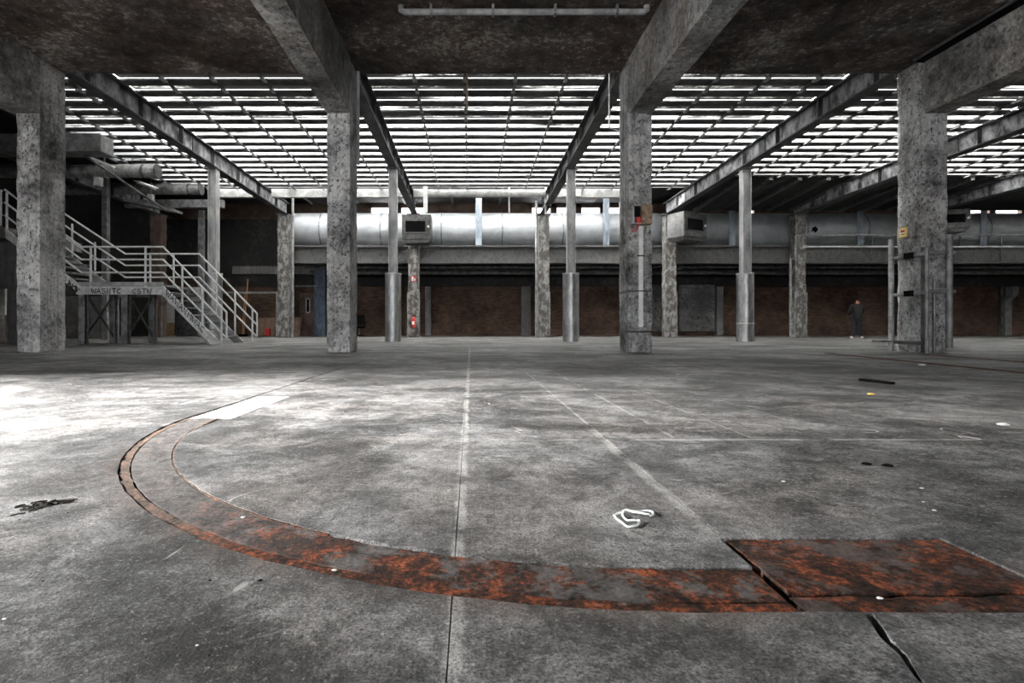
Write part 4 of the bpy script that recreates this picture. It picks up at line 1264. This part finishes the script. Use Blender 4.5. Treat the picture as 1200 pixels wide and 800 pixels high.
# white and ochre painted door seen under the stairs
Yq = YB - 0.08
d2 = thing('door_2', (PX(196, Yq), Yq, 0), 'white door with ochre lower half seen under the stairs', 'door', None, ST)
mk('upper_panel', MB().box(PX(191, Yq), PX(204, Yq), Yq, Yq + 0.07, PZ(378, Yq), PZ(353, Yq)), 'white_paint', d2)
mk('lower_panel', MB().box(PX(191, Yq), PX(204, Yq), Yq, Yq + 0.07, 0.02, PZ(378, Yq)), 'ochre_paint', d2)
mk('wall_cupboard', MB().box(PX(206, 27), PX(232, 27), 27, 27.5, 0.0, PZ(352, 27)), 'dark_steel', None, 'dark metal cupboard behind the stair treads', 'cupboard', bevel=0.02)
mk('rubble_wall', MB().rough(PX(75, 22), PX(135, 22), 22, 22.3, 0, PZ(347, 22), 0.2, 0.012), 'far_concrete', None, 'low pale plastered wall under the stair landing', 'wall', None, ST)
# dark office chair behind the pale column
Yq = 26.4
ch = thing('office_chair', (PX(420, Yq), Yq, 0), 'black office chair standing under the mezzanine', 'chair')
xc = PX(421, Yq)
mk('backrest', MB().box(xc - 0.3, xc + 0.22, Yq + 0.2, Yq + 0.28, 0.6, 1.12), 'black_metal', ch, bevel=0.03)
mk('seat', MB().box(xc - 0.28, xc + 0.26, Yq - 0.26, Yq + 0.24, 0.42, 0.52), 'black_metal', ch, bevel=0.03)
mk('armrest', MB().tube([(xc + 0.3, Yq - 0.1, 0.5), (xc + 0.34, Yq - 0.15, 0.72), (xc + 0.34, Yq + 0.15, 0.76)], 0.025, 6), 'black_metal', ch)
mk('column', MB().cyl((xc, Yq, 0.08), (xc, Yq, 0.42), 0.035, 8), 'grey_steel', ch)
for k in range(5):
    a = k * 2 * math.pi / 5
    mk('foot', MB().bar((xc, Yq, 0.1), (xc + 0.28 * math.cos(a), Yq + 0.28 * math.sin(a), 0.05), 0.04, 0.04).cyl((xc + 0.28 * math.cos(a), Yq + 0.28 * math.sin(a), 0.0), (xc + 0.28 * math.cos(a), Yq + 0.28 * math.sin(a), 0.05), 0.025, 8), 'black_metal', ch)

# ------------------------------------------------------------------ ceiling conduit and hanging bits under the slab
Yc = 8.65
zc = SLAB - 0.1
a, b = PX(470, Yc), PX(758, Yc)
ct = thing('ceiling_pipe', (0, Yc, SLAB), 'pale conduit pipe fixed under the concrete slab', 'pipe')
mk('pipe', MB().tube([(a, Yc, SLAB), (a, Yc, zc + 0.03), (a + 0.05, Yc, zc), (b - 0.05, Yc, zc), (b, Yc, zc + 0.03), (b, Yc, SLAB)], 0.05, 10), 'post_paint', ct, smooth=True)
for k in range(4):
    xx = a + 0.5 + k * (b - a - 1) / 3
    mk('saddle', MB().box(xx - 0.02, xx + 0.02, Yc - 0.06, Yc + 0.06, zc - 0.055, SLAB), 'grey_steel', ct)
xx = XN[9.25] - CW / 2
cb = thing('cable_run', (xx, 0, SLAB), 'dark cable run in the corner of slab and beam', 'cable')
mk('tray', MB().box(xx - 0.16, xx - 0.01, -3, YN, SLAB - 0.1, SLAB - 0.03), 'black_metal', cb)
mk('cable', MB().cyl((xx - 0.2, -3, SLAB - 0.05), (xx - 0.2, YN, SLAB - 0.05), 0.03, 8), 'dark_steel', cb)
mk('hanging_rod', MB().cyl(P(547.5, 66, 11.9), P(547.5, 128, 11.9), 0.02, 8), 'box_rust', None, 'thin rusty rod hanging beside a glazing bar', 'rod')
mk('drip_pipe', MB().tube([P(714, 70, YE + 0.03), P(714, 150, YE + 0.03), P(724, 153, YE + 0.03), P(730, 153, YE + 0.03)], 0.018, 8), 'post_paint', None, 'thin pale pipe bent towards the switch box column', 'pipe')
mk('drip_pipe', MB().cyl((XN[-2.65] + CW / 2 + 0.04, YN + CDEP - 0.1, 3.9), (XN[-2.65] + CW / 2 + 0.04, YN + CDEP - 0.1, SLAB), 0.03, 8), 'post_paint', None, 'thin pale pipe down the side of the pale worn column', 'pipe')

# ------------------------------------------------------------------ person
Yp = EYE * F / (396.6 - HY)
px_ = PX(1003.5, Yp)
pe = thing('person', (px_, Yp, 0), 'person in black jacket and dark jeans with white shoes, head bowed', 'person')


def skin_mesh(name, verts, edges, mat, sub=2):
    me = bpy.data.meshes.new(name)
    me.from_pydata([(v[0] + px_, -v[1] + Yp, v[2]) for v in verts], edges, [])
    o = bpy.data.objects.new(name, me)
    COL.objects.link(o)
    o.parent = pe
    o.location = -pe.location
    md = o.modifiers.new('skin', 'SKIN')
    for i, v in enumerate(verts):
        s = me.skin_vertices[0].data[i]
        s.radius = (v[3], v[4] if len(v) > 4 else v[3])
        s.use_root = i == 0
    md.use_smooth_shade = True
    o.modifiers.new('sub', 'SUBSURF').levels = sub
    o.modifiers['sub'].render_levels = sub
    me.materials.append(M[mat])
    return o


# body: pelvis, spine, neck and head bent forward to the side, arms with hands held in front, legs
V = [(0, 0, 0.93, .15, .11), (0, 0, 1.12, .14, .1), (0.02, -0.01, 1.32, .17, .11), (0.04, -0.02, 1.44, .1, .09), (0.08, -0.05, 1.5, .055), (0.13, -0.09, 1.56, .085, .1), (0.17, -0.12, 1.62, .075, .085),
     (-0.18, 0, 1.4, .065), (-0.25, 0.0, 1.14, .05), (-0.16, -0.2, 1.02, .037), (-0.12, -0.26, 1.02, .03),
     (0.22, -0.02, 1.4, .065), (0.28, -0.02, 1.14, .05), (0.2, -0.22, 1.1, .037), (0.16, -0.28, 1.12, .03),
     (-0.1, 0, 0.86, .095), (-0.12, -0.01, 0.48, .065), (-0.13, 0.02, 0.1, .045), (-0.14, -0.1, 0.05, .04),
     (0.1, 0, 0.86, .095), (0.13, -0.01, 0.48, .065), (0.15, 0.02, 0.1, .045), (0.17, -0.1, 0.05, .04)]
Ed = [(0, 1), (1, 2), (2, 3), (3, 4), (4, 5), (5, 6), (2, 7), (7, 8), (8, 9), (9, 10), (2, 11), (11, 12), (12, 13), (13, 14), (0, 15), (15, 16), (16, 17), (17, 18), (0, 19), (19, 20), (20, 21), (21, 22)]
skin_mesh('body', V, Ed, 'skin')
J = [(0, 0, 0.72, .19, .16), (0, 0, 0.98, .19, .15), (0.02, -0.01, 1.28, .21, .16), (0.05, -0.03, 1.46, .14, .13), (-0.19, 0, 1.38, .085), (-0.27, 0.0, 1.13, .08), (-0.17, -0.21, 1.02, .062), (0.23, -0.02, 1.38, .095), (0.3, -0.02, 1.13, .08), (0.2, -0.23, 1.1, .062)]
skin_mesh('jacket', J, [(0, 1), (1, 2), (2, 3), (2, 4), (4, 5), (5, 6), (2, 7), (7, 8), (8, 9)], 'jacket_black')
T = [(0, 0, 0.9, .175, .14), (-0.1, 0, 0.8, .12), (-0.12, -0.01, 0.48, .085), (-0.13, 0.02, 0.1, .075), (0.1, 0, 0.8, .12), (0.13, -0.01, 0.48, .085), (0.15, 0.02, 0.1, .075)]
skin_mesh('trousers', T, [(0, 1), (1, 2), (2, 3), (0, 4), (4, 5), (5, 6)], 'denim')
for x_ in (-0.14, 0.16):
    skin_mesh('shoe', [(x_ - 0.02 * (1 if x_ > 0 else -1), -0.1, 0.055, .055, .055), (x_ + 0.03 * (1 if x_ > 0 else -1), -0.04, 0.055, .06, .05), (x_ + 0.12 * (1 if x_ > 0 else -1), 0.04, 0.045, .05, .042)], [(0, 1), (1, 2)], 'shoe_white')
skin_mesh('hair', [(0.16, -0.05, 1.63, .075, .08), (0.13, -0.02, 1.58, .08, .07)], [(0, 1)], 'hair')
for s, hx, hy, hz in ((1, -0.12, -0.26, 1.02), (1, 0.16, -0.28, 1.12)):
    for k in range(4):
        skin_mesh('finger', [(hx - 0.03 + 0.02 * k, hy - 0.01, hz, .01), (hx - 0.03 + 0.02 * k, hy - 0.06, hz - 0.01, .009), (hx - 0.03 + 0.02 * k, hy - 0.08, hz - 0.045, .008)], [(0, 1), (1, 2)], 'skin', 1)
    skin_mesh('thumb', [(hx + 0.035, hy + 0.01, hz, .011), (hx + 0.06, hy - 0.03, hz - 0.005, .01), (hx + 0.055, hy - 0.06, hz - 0.02, .009)], [(0, 1), (1, 2)], 'skin', 1)

# ------------------------------------------------------------------ loose things on the floor


def G(x, y, z=0.0):
    Y = EYE * F / (y - HY)
    return Vector((PX(x, Y), Y, z))


pts = [(736.5, 599.5), (743, 601), (752, 600.2), (761, 600.5), (766, 602.5), (765, 605), (758, 606.3), (749, 605.2), (740, 603), (733, 602), (729.5, 604), (731, 608), (736, 611.3), (743, 611.5), (748, 611.6), (749.5, 613.5), (746, 617), (740, 618.7), (734, 618), (728, 613.5), (722, 608.5), (719.8, 606), (723, 603.7), (730, 602.3)]
fine = []
for i in range(len(pts) - 1):
    p0, p1, p2, p3 = [G(*pts[max(0, min(len(pts) - 1, i + k))]) for k in (-1, 0, 1, 2)]
    for s in range(4):
        t_ = s / 4
        fine.append(0.5 * ((2 * p1) + (p2 - p0) * t_ + (2 * p0 - 5 * p1 + 4 * p2 - p3) * t_ ** 2 + (3 * p1 - p0 - 3 * p2 + p3) * t_ ** 3))
fine.append(G(*pts[-1]))
for i, p in enumerate(fine):
    p.z = 0.0035 + (0.006 if 22 < i < 40 else 0.0) + 0.002 * abs(math.sin(i * 0.4))
mk('rope', MB().tube(fine, 0.003, 8), 'rope_white', None, 'short white rope lying in loops on the concrete', 'rope', smooth=True)
q0, q1 = G(1009, 446), G(1046, 450.5)
mk('wood_batten', MB().bar(q0 + Vector((0, 0, 0.012)), q1 + Vector((0, 0, 0.012)), 0.05, 0.024), 'black_metal', None, 'thin dark batten lying flat on the open floor', 'batten')


def chip(px, py, r, mat, name, lab, cat, seed, flat=0.35, grp=None):
    p = G(px, py)
    r *= 0.7
    bm = bmesh.new()
    bmesh.ops.create_icosphere(bm, subdivisions=2, radius=r)
    for v in bm.verts:
        v.co *= 1 + 0.45 * mnoise.noise(v.co / r * 1.3 + Vector((seed, 0, 0)))
        v.co.z = max(-r * flat * 0.5, v.co.z * flat)
        v.co.x *= 1.4
    lo = min(v.co.z for v in bm.verts)
    mb = MB().add([v.co + Vector((p.x, p.y, -lo)) for v in bm.verts], [[w.index for w in f.verts] for f in (bm.verts.index_update(), bm.faces)[1]])
    bm.free()
    return mk(name, mb, mat, None, lab, cat, grp, smooth=False)


WP, DK = 'white_paint', 'black_metal'
CH = [(1095, 598, .006, WP, 'larger of the white chips beyond the rusty steel plate'), (1082, 588, .004, WP, 'tiny white chip beyond the rusty steel plate'), (1080, 572, .006, WP, 'white chip midway between steel plate and painted cross line'),
      (918, 564, .007, WP, 'white chip just short of the painted cross line'), (5, 725, .004, WP, 'tiny white chip on the floor outside the track bend'), (231, 756, .003, WP, 'tiny white speck on the dark floor outside the track'),
      (285, 606, .007, WP, 'white chip lying on the grey part of the curved track'), (392, 668, .006, WP, 'white chip lying on the outer rusty rail of the track'), (1031, 701, .007, WP, 'white chip on the rust strip below the steel plate'),
      (1080, 428, .05, WP, 'pale flat fragment near the column framed by pipes'), (1175, 498, .03, WP, 'pale flat fragment on the streaked floor near the rusty floor rails'),
      (1016, 544, .02, DK, 'small black sliver next to its longer twin'), (1040, 546, .02, DK, 'longer black sliver beyond the painted cross line'), (704, 606, .004, DK, 'tiny black sliver beside the white rope'), (305, 680, .006, DK, 'dark crumb just outside the rusty rail bend'),
      (246, 680, .004, DK, 'dark crumb within the pale ring stain'), (50, 681, .003, DK, 'tiny black crumb on grey floor outside the track'), (79, 601, .004, DK, 'black crumb close to the dirt clump'), (23, 609, .004, DK, 'tiny black crumb below the dirt clump')]
for i, (px, py, r, m_, nm) in enumerate(CH):
    chip(px, py, r, m_, 'plaster_chip' if m_ == WP else 'stone_crumb', nm, 'debris', i * 3.7, 0.4, 'plaster chips on the floor' if m_ == WP else 'dark crumbs on the floor')
chip(1021, 462, .03, 'yellow_paint', 'yellow_scrap', 'small yellow scrap beyond the dark batten', 'scrap', 55.0)
# clump of dry moss on the left floor
mb = MB()
c0 = G(44, 593)
for k in range(60):
    a = random.gauss(0, 0.022), random.gauss(0, 0.03)
    p = c0 + Vector((a[0] + 0.4 * a[1], a[1], 0.002))
    e = p + Vector((random.uniform(0.0, 0.035), random.uniform(-0.012, 0.02), random.uniform(0.0, 0.003)))
    mb.tube([p, (p + e) / 2 + Vector((0, 0, 0.001)), e], 0.0022, 4)
mk('dirt_clump', mb, 'floor_dirt', None, 'dark clump of dry dirt on the bright floor', 'debris')
